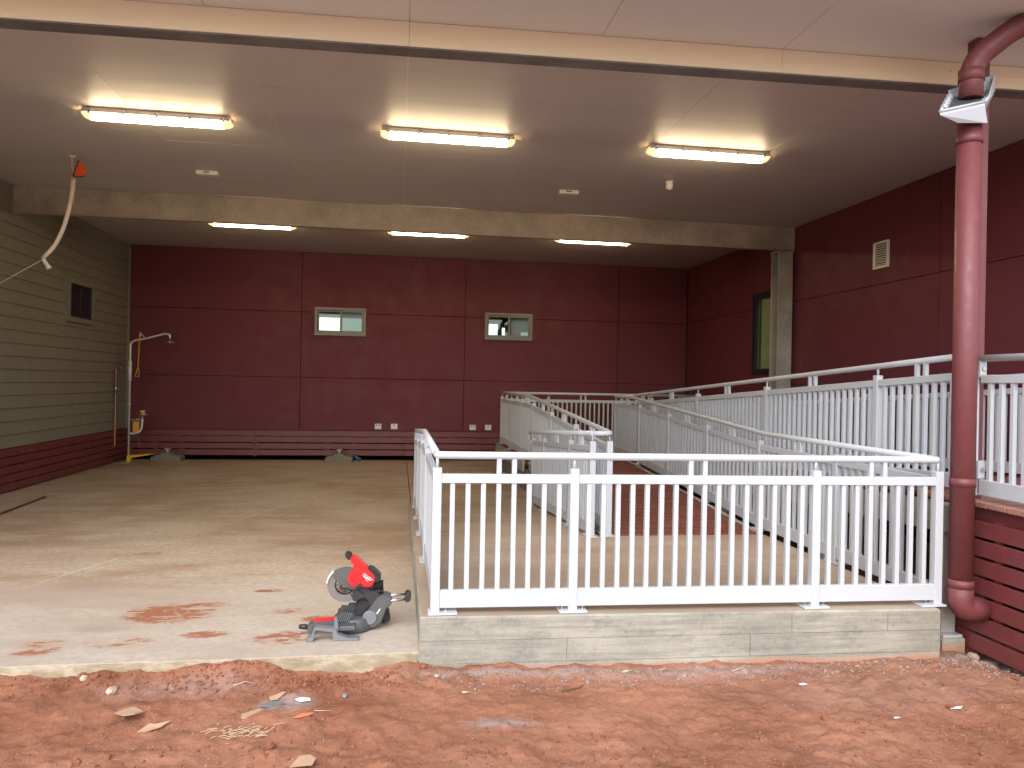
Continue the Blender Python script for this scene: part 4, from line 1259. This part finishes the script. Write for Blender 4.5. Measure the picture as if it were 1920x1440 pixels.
# ------------------------------------------------------------------ loose things on the soil
def rock_verts(r, sq=.7, rough=.28):
    bm = bmesh.new()
    bmesh.ops.create_icosphere(bm, subdivisions=1, radius=1)
    sx_, sy_ = random.uniform(.7, 1.3), random.uniform(.7, 1.3)
    vs = []
    for v in bm.verts:
        k_ = 1 + random.uniform(-rough, rough)
        vs.append(Vector((v.co.x * r * sx_ * k_, v.co.y * r * sy_ * k_, v.co.z * r * sq * k_)))
    bm.verts.index_update()
    fs = [[v.index for v in f.verts] for f in bm.faces]
    bm.free()
    return vs, fs
ROCKS = [rock_verts(1, random.uniform(.45, .9)) for _ in range(14)]
def scatter(name, mat, n, pos, rad, label, cat, sink=.35):
    bl = B()
    for _ in range(n):
        x, y = pos()
        r = rad()
        vs, fs = random.choice(ROCKS)
        ca, sa = math.cos(random.random() * 6.3), 0
        an = random.random() * 6.3
        ca, sa = math.cos(an), math.sin(an)
        z = soil_h(x, y) + r * (.5 - sink)
        bl.add([(x + (v.x * ca - v.y * sa) * r, y + (v.x * sa + v.y * ca) * r, z + v.z * r) for v in vs], fs)
    o = bl.build(name, mat)
    return stuff(o, label, cat)
def band(x0, x1, y0, y1, p=1.):
    return lambda: (random.uniform(x0, x1), y0 + (y1 - y0) * random.random() ** p)
scatter("gravel", 'gravel', 1600, band(2.0, 5.1, -10.13, -10.34, 1.6), lambda: random.uniform(.002, .007) * (2 if random.random() < .06 else 1), "grey gravel and cement crumbs along the foot of the landing", "gravel")
scatter("gravel", 'gravel', 420, band(4.95, 5.9, -10.12, -10.45, 1.2), lambda: random.uniform(.003, .010), "loose grey crumbs below the maroon slat screen", "gravel")
def grit_pos():
    while True:
        x, y = random.uniform(-.7, 5.9), random.uniform(-11.4, -10.08)
        if random.random() < .35 + .65 * max(0, noise.noise(Vector((x * 1.5, y * 1.5, 4))) + .3): return x, y
scatter("grit", 'grit', 1900, grit_pos, lambda: random.uniform(.0008, .0026) * (1.8 if random.random() < .05 else 1), "pale grit specks scattered over the red soil", "grit", .2)
def clod_pos():
    c = random.choice([(.5, -10.15, .8, .06), (.95, -10.16, .3, .08), (3.9, -10.95, .7, .16), (5.2, -10.75, .5, .2), (1.1, -10.85, .7, .12), (2.6, -10.95, 1., .15), (1.5, -10.2, .25, .08)])
    return random.gauss(c[0], c[2]), min(-10.07, random.gauss(c[1], c[3]))
scatter("soil_clods", 'clod', 1500, clod_pos, lambda: random.uniform(.003, .011) * (1.9 if random.random() < .06 else 1), "loose crumbled clods of red soil", "soil", .3)
bl = B()
for i in range(60):
    x, y = random.gauss(1.12, .06), random.gauss(-10.66, .03)
    an = random.gauss(.35, .5); L = random.uniform(.015, .07)
    p = Vector((x, y, soil_h(x, y) + random.uniform(.003, .02)))
    q = p + Vector((math.cos(an) * L, math.sin(an) * L, random.uniform(-.008, .008)))
    bl.tube([p, p.lerp(q, .5) + Vector((0, 0, random.uniform(-.003, .006))), q], .0014, 5)
stuff(bl.build("straw_litter", 'straw'), "small heap of dry straw stems on the soil near the bottom left", "straw")

def sheet(name, pts, mat, th, label, cat, group=None, lift=.004, bend=.0):
    """a small flat scrap lying on the soil: outline in world xy, curled a little"""
    cxx = sum(p[0] for p in pts) / len(pts); cyy = sum(p[1] for p in pts) / len(pts)
    z = max(soil_h(x, y) for x, y in pts + [(cxx, cyy)]) + lift
    n = len(pts)
    up_v = [(x, y, z + bend * ((x - cxx) * 9 + .6 * math.sin((y - cyy) * 70))) for i, (x, y) in enumerate(pts)]
    vs = [(cxx, cyy, z - bend * .1)] + up_v + [(cxx, cyy, z - bend * .1 - th)] + [(x, y, zz - th) for x, y, zz in up_v]
    fs = [(0, 1 + i, 1 + (i + 1) % n) for i in range(n)] + [(n + 1, n + 2 + (i + 1) % n, n + 2 + i) for i in range(n)] + [(1 + i, n + 2 + i, n + 2 + (i + 1) % n, 1 + (i + 1) % n) for i in range(n)]
    b_ = B(); b_.add(vs, fs)
    return tag(b_.build(name, mat), label, cat, group)
sheet("cardboard_scrap", [(.535, -10.475), (.575, -10.41), (.605, -10.42), (.665, -10.49), (.64, -10.535), (.59, -10.53)], 'card', .003, "folded tan cardboard scrap on the red soil at lower left, the largest scrap there", "cardboard", bend=.012)
sheet("cardboard_scrap", [(.665, -10.585), (.70, -10.53), (.735, -10.545), (.79, -10.525), (.76, -10.565), (.70, -10.60)], 'card', .003, "narrow curled cardboard scrap just right of the largest folded one", "cardboard", bend=.01)
sheet("cardboard_scrap", [(1.37, -10.97), (1.40, -10.90), (1.44, -10.89), (1.47, -10.93), (1.46, -10.98)], 'card', .003, "pale cardboard corner at the bottom edge below the straw heap", "cardboard", bend=.006)
sheet("bark_piece", [(1.09, -10.50), (1.16, -10.445), (1.185, -10.455), (1.12, -10.535), (1.095, -10.535)], 'card', .006, "flat brown bark piece lying beside the straw heap", "bark")
sheet("bark_piece", [(1.15, -10.44), (1.19, -10.405), (1.25, -10.395), (1.27, -10.42), (1.22, -10.45)], 'saw_light', .006, "flat grey bark piece in the patch of cement dust", "bark")
sheet("bark_piece", [(1.19, -10.365), (1.25, -10.33), (1.265, -10.34), (1.235, -10.385), (1.2, -10.39)], 'card', .006, "small tilted bark piece behind the patch of cement dust", "bark", bend=.008)
sheet("white_scrap", [(1.315, -10.40), (1.34, -10.385), (1.385, -10.40), (1.39, -10.42), (1.34, -10.425)], 'paper', .002, "white plaster scrap on the soil right of the cement dust patch", "scrap", bend=.004)
sheet("white_scrap", [(4.53, -10.725), (4.56, -10.71), (4.61, -10.71), (4.585, -10.73)], 'paper', .002, "thin white sliver on the soil at far right", "scrap", bend=.002)
sheet("white_scrap", [(3.9, -10.40), (3.93, -10.395), (3.945, -10.41), (3.91, -10.415)], 'paper', .002, "small white flake on the soil below the right half of the landing", "scrap", bend=.002)
sheet("orange_scrap", [(1.33, -10.585), (1.37, -10.565), (1.42, -10.57), (1.40, -10.582), (1.36, -10.59)], 'orange_scrap', .002, "bright orange plastic scrap on the soil right of the straw heap", "scrap", bend=.008)
def stick(name, pts, r, mat, label, cat):
    b_ = B()
    P_ = [Vector((x, y, soil_h(x, y) + r + dz)) for x, y, dz in pts]
    b_.tube(P_, [r] * (len(P_) - 1) + [r * .5], 6)
    return tag(b_.build(name, mat), label, cat)
stick("twig", [(2.63, -10.35, .004), (2.68, -10.33, .006), (2.73, -10.31, .004), (2.76, -10.30, .008)], .004, 'twig', "dark bent twig on the soil below the middle of the landing", "twig")
stick("wood_chip", [(2.12, -10.37, .003), (2.16, -10.35, .004)], .006, 'straw', "short pale wood chip on the soil below the left landing corner", "wood chip")
stick("wood_chip", [(3.0, -10.19, .003), (3.06, -10.17, .006)], .006, 'straw', "short pale wood chip in the gravel near the landing foot", "wood chip")
stick("straw_stem", [(1.0, -10.24, .004), (1.05, -10.21, .008), (1.10, -10.205, .004)], .0025, 'straw', "single bent dry stem on the soil behind the cement dust patch", "straw")
stick("straw_stem", [(3.62, -10.2, .004), (3.68, -10.19, .008), (3.72, -10.17, .004)], .0025, 'straw', "curled dry stem on the soil near the foot of the landing", "straw")
stick("straw_stem", [(1.42, -10.54, .003), (1.50, -10.525, .003)], .0022, 'straw', "straight dry stem on the soil right of the orange scrap", "straw")
stick("cigarette_butt", [(4.17, -10.80, .002), (4.21, -10.79, .002)], .005, 'paper', "small pale cigarette butt on the soil at lower right", "cigarette butt")
def stone(x, y, r, mat, label, cat="stone", name="stone", group=None, sq=.6):
    vs, fs = rock_verts(r, sq, .2)
    z = soil_h(x, y) + r * .25
    b_ = B(); b_.add([(x + v.x, y + v.y, z + v.z) for v in vs], fs)
    return tag(b_.build(name, mat, bevel=r * .12), label, cat, group)
stone(.26, -10.10, .026, 'stone', "flat pale stone near the slab edge at far left")
stone(.44, -10.245, .032, 'stone', "rounded pale stone above the folded cardboard scrap")
stone(1.55, -10.375, .02, 'saw_light', "small grey green stone on the soil below the saw")
stone(1.27, -10.80, .034, 'clod', "reddish brown stone near the bottom edge below the straw heap")
stone(2.0, -10.19, .016, 'stone', "small pale stone below the left landing corner")
for (x, y, r, l_) in ((5.16, -10.13, .05, 1), (5.235, -10.19, .035, 0), (5.28, -10.12, .045, 1), (5.33, -10.2, .03, 0), (5.41, -10.16, .04, 1), (5.2, -10.25, .026, 0), (5.36, -10.27, .028, 0), (5.12, -10.19, .03, 0)):
    stone(x, y, r, 'gravel' if not l_ else 'formed', "broken grey concrete chunk in the rubble at the foot of the maroon slats", "rubble", "rubble_chunk", "concrete rubble by the support column", .55)
